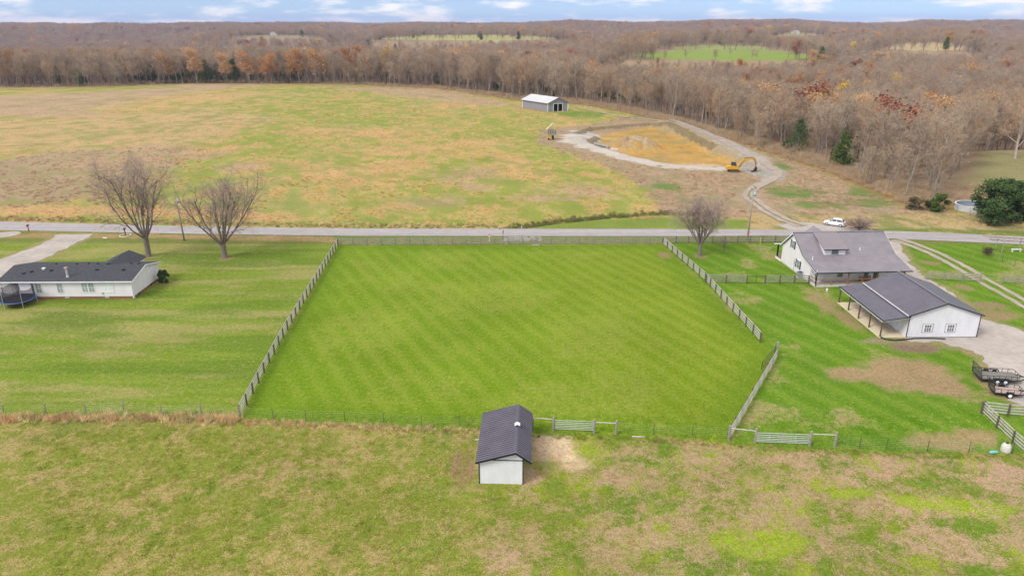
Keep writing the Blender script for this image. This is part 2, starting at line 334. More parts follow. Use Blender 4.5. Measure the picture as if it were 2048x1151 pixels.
zone(poly((-900,300),(0,318),(120,300),(330,275),(380,300),(330,350),(180,400),(0,412),(-900,405)), 6, 10, b=(.35,.255,.165), a=(.27,.24,.10), m=.64)
for a in [(320,285,60,12),(250,320,120,26),(420,310,50,8),(870,405,62,13),(1160,382,85,15),(1090,395,60,8),(960,375,36,8),(500,238,26,7),(130,235,90,14),(480,335,60,12),(930,350,60,20)]: blob(*a, amt=.8, wob=1.7, **BR)
zone(poly((640,174),(860,176),(960,192),(1045,215),(980,212),(860,200),(740,184)), 5, 8, **BR)
for a in [(1080,192,45,3),(1035,198,30,4),(1160,228,60,7)]: blob(*a, amt=.8, wob=.6, a=(.13,.21,.03), m=.15)
WD = poly((1085,262),(1075,285),(1140,308),(1220,335),(1290,380),(1320,425),(1430,436),(1600,432),(1840,434),(1900,424),(1800,405),(1700,362),(1560,312),(1420,274),(1300,236),(1240,236),(1180,250))
zone(WD, 1.5, 3.5, a=(.26,.22,.11), b=(.36,.26,.175), m=.66)
for a in [(1590,385,60,17),(1750,388,60,16),(1640,410,60,10),(1540,335,50,7),(1740,405,70,9),(1340,375,36,10),(1560,330,18,6),(1530,300,30,4),(1300,235,60,3)]: blob(*a, amt=.85, wob=.8, a=(.125,.205,.045), b=(.24,.20,.09), m=.3)
zone(poly((1160,441),(1300,436),(1500,440),(1500,458),(1000,458),(1060,448)), 1, 1, a=(.175,.24,.04), b=(.27,.23,.08), m=.3)
zone(poly((1500,425),(1640,432),(1900,427),(2048,425),(2600,430),(2600,470),(1840,462),(1660,455),(1500,455)), 1.2, 1.5, a=(.22,.21,.075), b=(.42,.31,.16), m=.62)
zone(poly((1640,456),(1840,456),(2048,462),(2600,470),(2600,476),(1900,470),(1640,462)), .8, 1, a=(.15,.19,.04), m=.25)
zone(poly((-900,225),(0,230),(200,235),(420,215),(560,240),(420,285),(200,300),(-900,320)), 8, 14, a=(.27,.255,.08), b=(.46,.32,.16), m=.56)
hm = hf*(sdf(poly((1160,441),(1500,436),(1500,458),(1000,458)), gx, gy) < 0); M = np.clip(M+hm*((fbm(gx/2.4+.25*gy/2.4, gy/4.2, 55, 4)-.5)*1.15+(fbm(gx/7, gy/10, 56, 3)-.5)*.8), .03, .97)
fgm = (gy < 66); M = np.clip(M+fgm*(fbm(gx/.9, gy/.9, 57, 3)-.5)*.7, .03, .97)
# dark line of the swale with rank grass
put((1-ss(.4, 2.2, linedist(poly((1022,453),(1045,450),(1110,441),(1200,432),(1330,424),(1440,428)), gx, gy)+.8*(n1-.5))), a=(.11,.13,.035), b=(.20,.15,.07), m=.4)
# pond diggings
zone(poly((1090,258),(1150,252),(1250,244),(1345,243),(1420,272),(1500,308),(1560,345),(1500,352),(1400,345),(1260,326),(1140,300),(1080,282)), 1.5, 2.0, a=(.30,.225,.14), b=(.36,.27,.17), m=.5)
zone(poly((1118,277),(1140,262),(1180,257),(1215,262),(1215,275),(1195,282),(1232,298),(1270,311),(1340,323),(1410,331),(1462,334),(1462,341),(1400,340),(1330,335),(1262,324),(1210,310),(1150,294),(1122,284)), 1.0, 4.0, a=(.52,.47,.42), b=(.42,.35,.28), m=.35)
pc = ss(-.6, 1.2, sdf(poly((1196,262),(1250,252),(1300,248),(1337,253),(1390,280),(1440,303),(1486,317),(1466,328),(1410,332),(1330,324),(1262,310),(1228,297),(1205,284)), gx, gy)+1.5*(n3-.5)); put(pc, a=(.50,.29,.075), b=(.40,.27,.08), m=.45)
put(pc*ss(.5,.68,fbm(gx/5, gy/3, 61, 4))*.9, a=(.54,.29,.085), b=(.42,.30,.16), m=.5); put(pc*ss(.46,.62,fbm(gx/9+3, gy/7, 62, 3))*.85, a=(.36,.26,.09), b=(.30,.23,.10)); put(pc*ss(.6,.7,fbm(gx/2.2, gy/2.2, 64, 3))*.7, a=(.34,.17,.05)); put(pc*ss(.75,.95,np.sin(q*2.4+4*fbm(gx/8,gy/8,63,2)))*.5, a=(.30,.16,.06))
blob(1262,281,52,11, amt=.9, wob=.5, a=(.44,.38,.31), b=(.34,.24,.13), m=.5)
blob(1390,320,60,5, amt=.75, a=(.55,.48,.40), b=(.5,.33,.15), m=.4); blob(1160,280,26,9, amt=.9, wob=.3, a=(.40,.36,.31), b=(.45,.41,.37), m=.5)
lv = linedist(LEVEE, gx, gy); put((1-ss(4,7.5,lv+2.0*(n1-.5)))*.9, a=(.30,.245,.15), b=(.36,.28,.17), m=.5); put((1-ss(1.8,3.3,linedist(TR0, gx, gy)+2.0*(n1-.5)))*.9, a=(.44,.40,.37), b=(.33,.29,.24), m=.45)
pb = sdf(POND, gx, gy); put(((pb > -1.6)*(pb < .9)*(gy > 236))*.75, a=(.12,.11,.05), b=(.22,.15,.08), m=.5)
# forest floor
ed = edge_d(gx, gy); put(ss(-1.5, 3, ed+5*(n3-.5))*ss(60, 130, gy), a=(.34,.25,.16), b=(.28,.20,.12), m=.5); put(np.exp(-((ed-2)/5.5)**2)*(gy > 130)*.9, a=(.31,.275,.10), b=(.44,.29,.14), m=.45)
ring = np.exp(-((ed+1)/3.5)**2)*(gx > -25)*(gy > 140); put(ring*.7, a=(.30,.155,.06), b=(.20,.15,.07), m=.5)
tt = gx/np.maximum(gy, 1)
FC = {'green_field': ((.20,.285,.045),(.27,.31,.09)), 'far_meadow': ((.27,.31,.10),(.30,.29,.13)), 'pale_meadow': ((.34,.33,.12),(.42,.36,.17)), 'tan_field': ((.44,.33,.19),(.40,.34,.18)), 'small_meadow': ((.24,.25,.11),(.30,.26,.15)), 'right_far': ((.36,.31,.17),(.30,.30,.13))}
for nm, t0, t1, d0, d1, z0, z1 in CLEAR:
    w = clear_w((nm, t0, t1, d0, d1, z0, z1), gx, gy)
    put(w, a=FC[nm][0], b=FC[nm][1], m=.4)
zone(SIDEFIELD, 2, 2, a=(.21,.225,.085), b=(.31,.245,.13), m=.5)

gm = bpy.data.meshes.new('ground')
nx, ny = len(xs), len(ys); idx = np.arange(nx*ny).reshape(ny, nx)
quads = np.stack([idx[:-1,:-1], idx[:-1,1:], idx[1:,1:], idx[1:,:-1]], -1).reshape(-1, 4)
gm.vertices.add(N); gm.vertices.foreach_set('co', np.stack([gx, gy, gz], 1).ravel())
gm.loops.add(quads.size); gm.loops.foreach_set('vertex_index', quads.ravel())
gm.polygons.add(len(quads)); gm.polygons.foreach_set('loop_start', np.arange(0, quads.size, 4)); gm.polygons.foreach_set('loop_total', np.full(len(quads), 4))
gm.update(calc_edges=True); gm.polygons.foreach_set('use_smooth', np.ones(len(quads), bool))
for nm, c in (('tone_a', A), ('tone_b', B), ('share', np.stack([M, M, M], 1))):
    at_ = gm.attributes.new(nm, 'FLOAT_COLOR', 'POINT'); at_.data.foreach_set('color', np.concatenate([c, np.ones((N,1))], 1).ravel())
gmat = bpy.data.materials.new('land'); gmat.use_nodes = True
n, l = gmat.node_tree.nodes, gmat.node_tree.links; b = n['Principled BSDF']; b.inputs['Roughness'].default_value = .95; b.inputs['Specular IOR Level'].default_value = .08
def atn(nm): a = n.new('ShaderNodeAttribute'); a.attribute_name = nm; return a
geo = n.new('ShaderNodeNewGeometry')
def noi(sc, det=5, ro=.6, vec=None):
    a = n.new('ShaderNodeTexNoise'); a.inputs['Scale'].default_value = sc; a.inputs['Detail'].default_value = det; a.inputs['Roughness'].default_value = ro; l.new(vec or geo.outputs['Position'], a.inputs['Vector']); return a.outputs['Fac']
def mth(op, a, b_=None, c=None):
    m = n.new('ShaderNodeMath'); m.operation = op
    for i, v in enumerate((a, b_, c)):
        if v is None: continue
        if isinstance(v, (int, float)): m.inputs[i].default_value = v
        else: l.new(v, m.inputs[i])
    return m.outputs[0]
nA = noi(1.5, 6, .68); nB = noi(.33, 5, .6); nC = noi(7.0, 3, .7); nD = noi(.09, 3, .5)
val = mth('ADD', mth('ADD', mth('MULTIPLY', nA, .50), mth('MULTIPLY', nC, .28)), mth('MULTIPLY', nB, .22))
thr = n.new('ShaderNodeMapRange'); l.new(atn('share').outputs['Fac'], thr.inputs[0]); thr.inputs[3].default_value = .66; thr.inputs[4].default_value = .34
fac = n.new('ShaderNodeMapRange'); fac.interpolation_type = 'SMOOTHSTEP'; l.new(mth('SUBTRACT', val, thr.outputs[0]), fac.inputs[0]); fac.inputs[1].default_value = -.08; fac.inputs[2].default_value = .08
mx = n.new('ShaderNodeMix'); mx.data_type = 'RGBA'; l.new(fac.outputs[0], mx.inputs[0]); l.new(atn('tone_a').outputs['Color'], mx.inputs[6]); l.new(atn('tone_b').outputs['Color'], mx.inputs[7])
br = n.new('ShaderNodeMapRange'); l.new(mth('ADD', mth('MULTIPLY', nC, .6), mth('MULTIPLY', noi(2.6, 4, .7), .4)), br.inputs[0]); br.inputs[1].default_value = .32; br.inputs[2].default_value = .68; br.inputs[3].default_value = .48; br.inputs[4].default_value = 1.50
br2 = n.new('ShaderNodeMapRange'); l.new(nD, br2.inputs[0]); br2.inputs[1].default_value = .3; br2.inputs[2].default_value = .7; br2.inputs[3].default_value = .92; br2.inputs[4].default_value = 1.08
vm = n.new('ShaderNodeVectorMath'); vm.operation = 'SCALE'; l.new(mx.outputs[2], vm.inputs[0]); l.new(mth('MULTIPLY', br.outputs[0], br2.outputs[0]), vm.inputs['Scale'])
l.new(vm.outputs[0], b.inputs['Base Color'])
bp = n.new('ShaderNodeBump'); bp.inputs['Strength'].default_value = .7; bp.inputs['Distance'].default_value = .12; l.new(mth('ADD', nC, nA), bp.inputs['Height']); l.new(bp.outputs[0], b.inputs['Normal'])
gm.materials.append(gmat)
ground = bpy.data.objects.new('ground', gm); S.collection.objects.link(ground); tag(ground, kind='structure')

# ------------------------------------------------------------------ materials
def wear(m, sc, amt):
    n, l = m.node_tree.nodes, m.node_tree.links; b = n['Principled BSDF']; src = b.inputs['Base Color'].links[0].from_socket
    g = n.new('ShaderNodeNewGeometry'); mp_ = n.new('ShaderNodeMapping'); mp_.inputs['Scale'].default_value = sc; l.new(g.outputs['Position'], mp_.inputs['Vector']); t = n.new('ShaderNodeTexNoise'); t.inputs['Scale'].default_value = 1; t.inputs['Detail'].default_value = 5; l.new(mp_.outputs[0], t.inputs['Vector'])
    k = n.new('ShaderNodeMapRange'); k.inputs[1].default_value = .3; k.inputs[2].default_value = .7; k.inputs[3].default_value = 1-amt; k.inputs[4].default_value = 1+amt; l.new(t.outputs['Fac'], k.inputs[0]); v = n.new('ShaderNodeVectorMath'); v.operation = 'SCALE'; l.new(src, v.inputs[0]); l.new(k.outputs[0], v.inputs['Scale']); l.new(v.outputs[0], b.inputs['Base Color']); return m
def mk(name, *a, **k): return mat(name, *a, **k)
M_asph = mk('asphalt', (.355,.325,.325), .9, .10, .5, bump=.01, bscale=30)
M_grav = mk('gravel', (.46,.41,.375), .95, scale=1.2, col2=(.36,.315,.275), bump=.03, bscale=14)
wear(M_asph, (.03,.9,1), .12); wear(M_grav, (.25,.25,1), .14)
M_trackg = wear(mk('track_gravel', (.42,.355,.30), .95, scale=1.2, col2=(.33,.27,.22), bump=.03, bscale=14), (.3,.3,1), .15)
M_conc = mk('concrete', (.62,.56,.46), .85, .06, .8)
M_roofdk = mk('charcoal_metal_roof', (.125,.115,.145), .38, .10, .6, metal=.0, spec=.5)
M_roofgr = mk('grey_metal_roof', (.235,.21,.235), .5, .08, .5, spec=.45)
M_roofsh = mk('dark_shingle', (.060,.060,.072), .9, .30, 3.0, bump=.03, bscale=12)
M_white = wear(mk('white_vinyl_siding', (.82,.765,.81), .6, .04, .6, wave=('Z', .2, .012)), (1.2,1.2,.35), .05)
M_whitemetal = wear(mk('white_ribbed_metal', (.76,.755,.80), .5, .04, .5, wave=('X', .3, .006)), (1.5,1.5,.5), .05)
for m_ in (M_roofdk, M_roofgr): wear(m_, (.7,.7,.7), .10)
M_trimw = mk('white_trim', (.84,.84,.85), .5, .04, 1.0)
M_trimk = mk('black_trim', (.018,.018,.022), .5, .2, 1.0)
M_glass = mk('window_glass', (.06,.07,.085), .12, .25, 1.2, spec=.7)
M_glassl = mk('window_with_blind', (.27,.31,.30), .35, .2, .8, spec=.5)
M_brick = mk('brick_skirt', (.27,.115,.075), .9, .25, 6, bump=.01)
M_wood = mk('weathered_grey_wood', (.31,.285,.245), .9, .28, 2.0)
M_woodd = mk('dark_weathered_post', (.13,.105,.085), .9, .25, 2.5)
M_woodl = mk('pale_weathered_board', (.50,.465,.42), .9, .22, 1.5)
M_blackwood = mk('black_board', (.055,.05,.048), .8, .3, 2)
M_tan = mk('treated_pine', (.33,.185,.085), .8, .2, 2)
M_brownpost = mk('brown_timber_post', (.15,.085,.05), .8, .2, 2)
M_galv = mk('galvanised_steel', (.58,.58,.60), .4, .12, 3, metal=.35)
M_steeldk = mk('dark_steel', (.035,.036,.042), .5, .25, 3, metal=.3)
M_tpost = mk('green_brown_t_post', (.10,.10,.08), .8, .2, 3)
M_yel = mk('construction_yellow', (.62,.35,.03), .45, .08, 2)
M_rubber = mk('black_rubber', (.022,.022,.023), .85, .2, 4)
M_barnwall = mk('grey_barn_metal', (.27,.255,.275), .6, .07, .3, wave=('X', .35, .02))
M_barnroof = mk('pale_galvalume_roof', (.62,.62,.64), .4, .06, .25, metal=.15)
M_shadowin = mk('painted_barn_shade', (.02,.022,.026), .9, .1, 1)  # near-black colour that stands in for the shade inside the barn
M_polewood = mk('grey_utility_pole', (.34,.31,.29), .9, .15, 1.2)
M_bark = mk('grey_brown_bark', (.155,.12,.10), .95, scale=2.5, col2=(.26,.21,.18), bump=.02)
M_twigh = mk('yard_tree_twigs', (.40,.30,.26), .95, .2, .8)
M_red = mk('red_marker', (.55,.06,.03), .5, .1, 2)
M_blue = mk('blue_plastic', (.03,.14,.55), .5, .1, 2)
M_rock = mk('limestone_rock', (.36,.345,.325), .95, .22, 2.5, bump=.04)

def struct(name, mb, m, **k): return tag(mb.build(name, m, **k), kind='structure')
def flat_poly(name, P, m, z=.025, follow=False):
    """irregular sheet over the flat ground"""
    bm = bmesh.new(); vs = [bm.verts.new((p[0], p[1], z)) for p in P]; f = bm.faces.new(vs)
    if f.normal.z < 0: f.normal_flip()
    bmesh.ops.triangulate(bm, faces=bm.faces[:]); me = bpy.data.meshes.new(name); bm.to_mesh(me); bm.free(); me.materials.append(m)
    o = bpy.data.objects.new(name, me); S.collection.objects.link(o); return tag(o, kind='structure')
def ragged(P, step=1.5, amp=.25, seed=1):
    rnd = random.Random(seed); out = []
    for i in range(len(P)):
        a, b_ = Vector(P[i]), Vector(P[(i+1) % len(P)]); n_ = max(1, int((b_-a).length/step)); nr = Vector((-(b_-a).y, (b_-a).x)).normalized()
        for k in range(n_): out.append(tuple(a.lerp(b_, k/n_)+nr*rnd.uniform(-amp, amp)))
    return out
def catmull(P, step):
    P = [Vector(p) for p in P]; out = []
    for i in range(len(P)-1):
        p0, p1, p2, p3 = P[max(i-1,0)], P[i], P[i+1], P[min(i+2, len(P)-1)]; k = max(1, int((p2-p1).length/step))
        for j in range(k):
            t = j/k; out.append(.5*((2*p1)+(p2-p0)*t+(2*p0-5*p1+4*p2-p3)*t*t+(3*p1-p0-3*p2+p3)*t**3))
    return out+[P[-1]]
def ribbon(name, P, w, m, lift=.03, step=1.0, amp=.15, seed=3, across=4, offs=0.0):
    """strip along a curve that follows the land; w may be a list interpolated along it"""
    C = catmull(P, step); rnd = random.Random(seed); mb = MB(); k = len(C)
    for i, c in enumerate(C):
        d = (C[min(i+1,k-1)]-C[max(i-1,0)]).normalized(); nr = Vector((-d.y, d.x)); ww = np.interp(i/(k-1), np.linspace(0, 1, len(w)), w) if hasattr(w, '__len__') else w
        l_, r_ = ww/2+rnd.uniform(-amp, amp), ww/2+rnd.uniform(-amp, amp)
        for j in range(across+1):
            q = c+nr*(offs+(-l_+(l_+r_)*j/across)); mb.v.append((q.x, q.y, hz(q.x, q.y)+lift))
    for i in range(k-1):
        for j in range(across):
            a = i*(across+1)+j; mb.f.append((a, a+1, a+across+2, a+across+1)); mb.mi.append(0)
    return tag(mb.build(name, m), kind='structure')
# road: follows the photographed edge pair
rt_ = [(-320,160.0),(-180,151),(-104.2,143.2),(-62,139.4),(-31.9,137.9),(27,137.5),(52.4,137),(73.4,136.1),(84.3,134.65),(96.7,131.9),(130,122),(200,98)]
rb_ = [(-300,150.5),(-170,143.5),(-99.7,136.6),(-59.8,133.9),(-30.7,132.6),(26.2,132.5),(50.8,132.2),(70.9,130.7),(81.2,129.1),(93.4,126.8),(127,117),(196,93)]
mb = MB(); mid = []
for (a, b_) in zip(catmull(rt_, 400), catmull(rb_, 400)):
    for t in (0, .25, .5, .75, 1): q = a.lerp(b_, t); mb.v.append((q.x, q.y, .05))
k = len(mb.v)//5
for i in range(k-1):
    for j in range(4): a = i*5+j; mb.f.append((a, a+1, a+6, a+5)); mb.mi.append(0)
struct('road', mb, M_asph)
flat_poly('driveway', ragged(poly((112,469),(190,468),(170,478),(140,492),(90,517),(40,537),(0,556),(-60,585),(-60,540),(0,519),(60,497),(100,480)), .9, .32), M_grav)
flat_poly('driveway', ragged(poly((-60,466),(35,463),(42,468),(20,473),(-60,482)), .9, .35, 5), M_grav)
flat_poly('gravel_yard', ragged(poly((1818,684),(1813,672),(1945,673),(1890,600),(1838,570),(1800,532),(1772,500),(1776,482),(1800,481),(1806,500),(1822,528),(1850,556),(1905,585),(1960,635),(2048,661),(2200,700),(2200,812),(2048,812),(2020,800),(1996,775),(1976,735),(1965,712),(1946,700),(1905,692),(1880,682)), .7, .42, 8), M_grav, z=.02)
ribbon('track', poly((1792,479),(1822,488),(1870,507),(1920,533),(1965,560),(2048,606),(2150,665)), [1.2,.9,.9], M_trackg, .045, amp=.12, offs=.95, seed=5)
ribbon('track', poly((1792,479),(1822,488),(1870,507),(1920,533),(1965,560),(2048,606),(2150,665)), [1.2,.9,.9], M_trackg, .045, amp=.12, offs=-.95, seed=6)
flat_poly('gravel_apron', ragged(poly((1580,460),(1550,450),(1600,444),(1650,448),(1690,453),(1745,460),(1760,464),(1680,464)), 1.2, .2, 9), M_grav, z=.04)
TR = poly((1605,452),(1570,440),(1535,422),(1508,402),(1497,388),(1512,374),(1545,358),(1556,347),(1538,333),(1500,318),(1450,293),(1400,268),(1345,247),(1290,237.5),(1240,233),(1190,222),(1145,213))
ribbon('farm_track', TR, [3.2,2.5,2.7,2.5,2.0,1.3], M_trackg, .10, amp=.25, step=1.5, across=8)
M_rut = mk('grassy_crown', (.23,.19,.09), .95, .2, 2)
ribbon('track_crown', TR[0:6], .5, M_rut, .135, amp=.15, step=1.5, across=1)
ribbon('gravel_spur', poly((1412,270),(1426,268),(1442,265)), [4,7], M_grav, .09, amp=.4, step=1, across=4)

# ------------------------------------------------------------------ fences
def post_mesh(h, w, m, rnd=False, name='post'):
    mb = MB()
    if rnd: mb.tube([(0,0,0),(0,0,h*.5),(0,0,h)], [w/2*1.04, w/2, w/2*.96], 8)
    else: mb.box(-w/2, w/2, -w/2, w/2, 0, h)
    return mb.mesh(name, m)
P_dark = post_mesh(1.38, .15, M_woodd); P_grey = post_mesh(1.38, .15, M_wood); P_black = post_mesh(1.3, .16, M_blackwood)
P_round = post_mesh(1.3, .15, M_wood, True); P_big = post_mesh(1.6, .24, M_wood, True); P_t = post_mesh(1.25, .05, M_tpost); P_corner = post_mesh(1.65, .28, M_wood, True)
def board_fence(P, label, spacing=2.44, side=1, rails=(.30,.62,.94,1.27), pm=P_dark, rm=None, group='board fences round the paddock and yards', seed=0):
    rnd = random.Random(seed); rm = rm or M_woodl
    t = thing('board_fence', label, 'fence', (P[0][0], P[0][1], 0), 0, group); O = Vector((P[0][0], P[0][1], 0))
    L = [Vector((p[0], p[1], 0))-O for p in P]; pts = []
    for i in range(len(L)-1):
        n_ = max(1, round((L[i+1]-L[i]).length/spacing)); d = (L[i+1]-L[i]).normalized()
        for k in range(n_+(i == len(L)-2)): pts.append((L[i].lerp(L[i+1], k/n_), math.atan2(d.y, d.x), Vector((-d.y, d.x, 0))))
    for p, a, nr in pts: inst('post', pm, t, p+Vector((0,0,rnd.uniform(-.07,.04))), a).rotation_euler = (rnd.uniform(-.035,.035), rnd.uniform(-.035,.035), a)
    for r in rails:
        mb = MB()
        for k in range(len(pts)-1):
            o_ = pts[k][2]*side*.095; p, q = pts[k][0]+o_, pts[k+1][0]+o_
            mb.bar(p+Vector((0,0,r+rnd.uniform(-.02,.02))), q+Vector((0,0,r+rnd.uniform(-.02,.02))), .04, .145)
        mb.build('rail', rm, t)
    return t
board_fence([at(481,834), at(567,674), at(676,492)], 'weathered grey board fence running from the pasture up the left side of the mown paddock', 2.44, 1, seed=1)
board_fence([at(676,491), at(1325,488)], 'long grey board fence between the mown paddock and the road', 2.62, 1, rm=M_wood, pm=P_grey, seed=2)
board_fence([at(1325,488), at(1410,562), at(1520,684)], 'grey board fence down the upper right side of the mown paddock', 2.44, 1, seed=3)
board_fence([at(1552,716), at(1457,878)], 'grey board fence at the lower right of the paddock, ending by the wide gate', 2.44, 1, seed=4)
board_fence([at(1327,486), at(1450,485), at(1600,484)], 'grey and black board fence along the road behind the round bare tree', 2.44, -1, rm=M_wood, pm=P_black, seed=5)
board_fence([at(1411,565), at(1493,567)], 'short grey board cross fence left of the small black gate', 2.6, 1, rm=M_wood, seed=6)
board_fence([at(1530,567), at(1617,567)], 'short grey board cross fence between the small black gate and the farmhouse', 2.6, 1, rm=M_wood, seed=7)
board_fence([at(1853,559), at(1960,564)], 'grey board fence between the gravel drive and the rutted track, right of the garage roof', 2.6, 1, rm=M_wood, pm=P_grey, seed=8)
board_fence([at(2004,566), at(2100,571)], 'grey board fence right of the rutted track at the edge of the photo', 2.6, 1, rm=M_wood, pm=P_grey, seed=9)
board_fence([at(1962,826), at(2024,886), at(2110,960)], 'pale board fence running off the lower right corner of the yard', 3.3, 1, seed=10)
board_fence([at(1965,826), at(2015,832), at(2110,838)], 'pale board fence just below the two trailers', 2.6, 1, seed=11)
def leaning_panel():
    t = thing('metal_gate', 'dark narrow gate swung open against the top of the lower right paddock fence', 'gate', (*at(1553,708), 0), 0)
    a = Vector((0,0,0)); b_ = Vector((*at(1527,742), 0))-Vector((*at(1553,708), 0)); mb = MB()
    for z in (.25,.5,.75,1.0,1.2): mb.tube([a+Vector((-.12,0,z)), b_+Vector((-.25,0,z))], .02, 5)
    mb.build('bars', M_steeldk, t); mb = MB()
    for s_ in (0, 1): p = a.lerp(b_, s_); mb = MB(); mb.tube([p+Vector((-.25,0,.2)), p+Vector((-.25,0,1.25))], .035, 5); mb.build('upright', M_steeldk, t)
    inst('post', P_corner, t, (0.05,.05,0))
leaning_panel()
def wire_fence(P, label, pm, group, wires=(.15,.35,.55,.75,.95,1.15), wr=.0045, posts=None, tilt=.04):
    rnd = random.Random(len(label)); O = Vector((P[0][0], P[0][1], 0)); t = thing('wire_fence', label, 'fence', O, 0, group)
    for p in (posts or P):
        o = inst('post', pm, t, Vector((p[0], p[1], 0))-O, rnd.uniform(0, 1)); o.rotation_euler = (rnd.uniform(-tilt, tilt), rnd.uniform(-tilt, tilt), 0)
    mb = MB()
    for z in wires:
        for i in range(len(P)-1): mb.tube([Vector((P[i][0], P[i][1], z))-O, Vector((P[i+1][0], P[i+1][1], z))-O], wr, 3, False)
    for i in range(len(P)-1):
        a, b_ = Vector((P[i][0], P[i][1], 0))-O, Vector((P[i+1][0], P[i+1][1], 0))-O; k = max(1, int((b_-a).length/.9))
        for j in range(k): q = a.lerp(b_, j/k); mb.tube([q+Vector((0,0,wires[0])), q+Vector((0,0,wires[-1]))], wr*.7, 3, False)
    mb.build('wire_mesh', M_galv, t); return t
wire_fence(poly((-160,832),(-75,832),(9,830),(93,828),(173,828),(248,824),(324,832),(403,828),(481,834)), 'wire fence on wooden posts between the left lawn and the pasture', P_round, 'wire fences along the pasture')
wire_fence(poly((481,834),(547,838),(612,841),(690,842),(767,847),(843,852),(920,853),(985,856),(1066,860)), 'wire fence on thin steel posts left of the horse shed, below the paddock', P_t, 'wire fences along the pasture')
wire_fence(poly((1232,866),(1307,868),(1384,872),(1455,876)), 'wire fence on thin steel posts between the narrow gate and the wide gate', P_t, 'wire fences along the pasture')
wire_fence(poly((1669,893),(1719,896),(1772,899),(1854,903),(1937,906),(2023,906),(2090,908)), 'wire fence on thin steel posts right of the wide gate, along the bare ground', P_t, 'wire fences along the pasture')
wire_fence(poly((1978,510),(2004,523),(2028,533),(2075,556)), 'sagging wire garden fence right of the small dark shrub', P_t, 'garden fences on the right', posts=poly((2004,523),(2028,533),(2075,556)))
wire_fence(poly((1913,425),(1939,431),(1953,433),(1990,440)), 'low wire fence with rusty posts in front of the round swimming pool', P_t, 'garden fences on the right')
def tube_gate(p, q, label, nv, bars=(.25,.42,.60,.80,1.0,1.22), m=None, group=None, r=.028, name='metal_gate'):
    m = m or M_galv; O = Vector((*p, 0)); Q = Vector((*q, 0))-O; t = thing(name, label, 'gate', O, 0, group)
    for z in bars: mb = MB(); mb.tube([(0,0,z), Q+Vector((0,0,z))], r, 6); mb.build('bar', m, t)
    mb = MB()
    for i in range(nv): s_ = i/(nv-1); k = Q*s_; mb.tube([k+Vector((0,.03,bars[0])), k+Vector((0,.03,bars[-1]))], r*.9, 6)
    mb.build('upright', m, t); return t
def rail_posts(ps, label, group):
    O = Vector((*ps[0], 0)); t = thing('rail_and_posts', label, 'fence', O, 0, group)
    for p in ps: inst('post', P_big, t, Vector((*p, 0))-O)
    mb = MB()
    for i in range(len(ps)-1): mb.tube([Vector((*ps[i], 1.3))-O, Vector((*ps[i+1], 1.3))-O], .055, 6)
    mb.build('rail', M_woodl, t)
tube_gate(at(1110,861), at(1186,864), 'pale six bar metal gate between the horse shed and the paddock corner', 2, group='farm gates into the paddock and lawn')
rail_posts(poly((1064,858),(1107,861)), 'post and rail brace joining the horse shed to the six bar gate', 'post and rail braces beside the gates')
rail_posts(poly((1188,867),(1232,869)), 'post and rail brace right of the six bar gate', 'post and rail braces beside the gates')
tube_gate(at(1511,886), at(1616,890), 'wide galvanised metal gate with five uprights at the lawn corner', 5, bars=(.22,.38,.55,.75,.95,1.18), group='farm gates into the paddock and lawn', r=.032)
rail_posts(poly((1457,879),(1510,885)), 'corner post and rail joining the board fence to the wide gate', 'post and rail braces beside the gates')
rail_posts(poly((1619,891),(1669,893)), 'post and long rail right of the wide galvanised gate', 'post and rail braces beside the gates')
tube_gate(at(1494,567), at(1529,567), 'small black metal gate in the cross fence beside the farmhouse', 3, bars=(.15,1.2), m=M_steeldk, r=.035)

# ------------------------------------------------------------------ building helpers
def window(par, x0, x1, z0, z1, y, out=-1, axis='x', glass=None, cols=3, shut=False, frame=None, fr=.07, rows=2):
    """window in a wall; axis 'x': wall runs along x at depth y, 'y': wall runs along y at x = y; out = outward sign"""
    def bx(mb, a0, a1, b0, b1, c0, c1):
        if axis == 'x': mb.box(a0, a1, *sorted((y+out*b0, y+out*b1)), c0, c1)
        else: mb.box(*sorted((y+out*b0, y+out*b1)), a0, a1, c0, c1)
    mb = MB(); bx(mb, x0-fr, x1+fr, .0, .06, z1, z1+fr); bx(mb, x0-fr, x1+fr, 0, .07, z0-fr, z0); bx(mb, x0-fr, x0, 0, .06, z0, z1); bx(mb, x1, x1+fr, 0, .06, z0, z1)
    for i in range(1, rows): z = z0+(z1-z0)*i/rows; bx(mb, x0, x1, 0, .05, z-.03, z+.03)
    for i in range(1, cols): x = x0+(x1-x0)*i/cols; bx(mb, x-.018, x+.018, .012, .045, z0, z1)
    for i in range(rows): z = z0+(z1-z0)*(i+.5)/rows; bx(mb, x0, x1, .012, .042, z-.015, z+.015)
    w = mb.build('window', frame or M_trimw, par)
    mb = MB(); bx(mb, x0, x1, .0, .022, z0, z1); mb.build('pane', glass or M_glass, w)
    if shut:
        for a, b_ in ((x0-fr-.36, x0-fr-.04), (x1+fr+.04, x1+fr+.36)): mb = MB(); bx(mb, a, b_, 0, .06, z0-.05, z1+.05); mb.build('shutter', M_trimk, w)
    return w

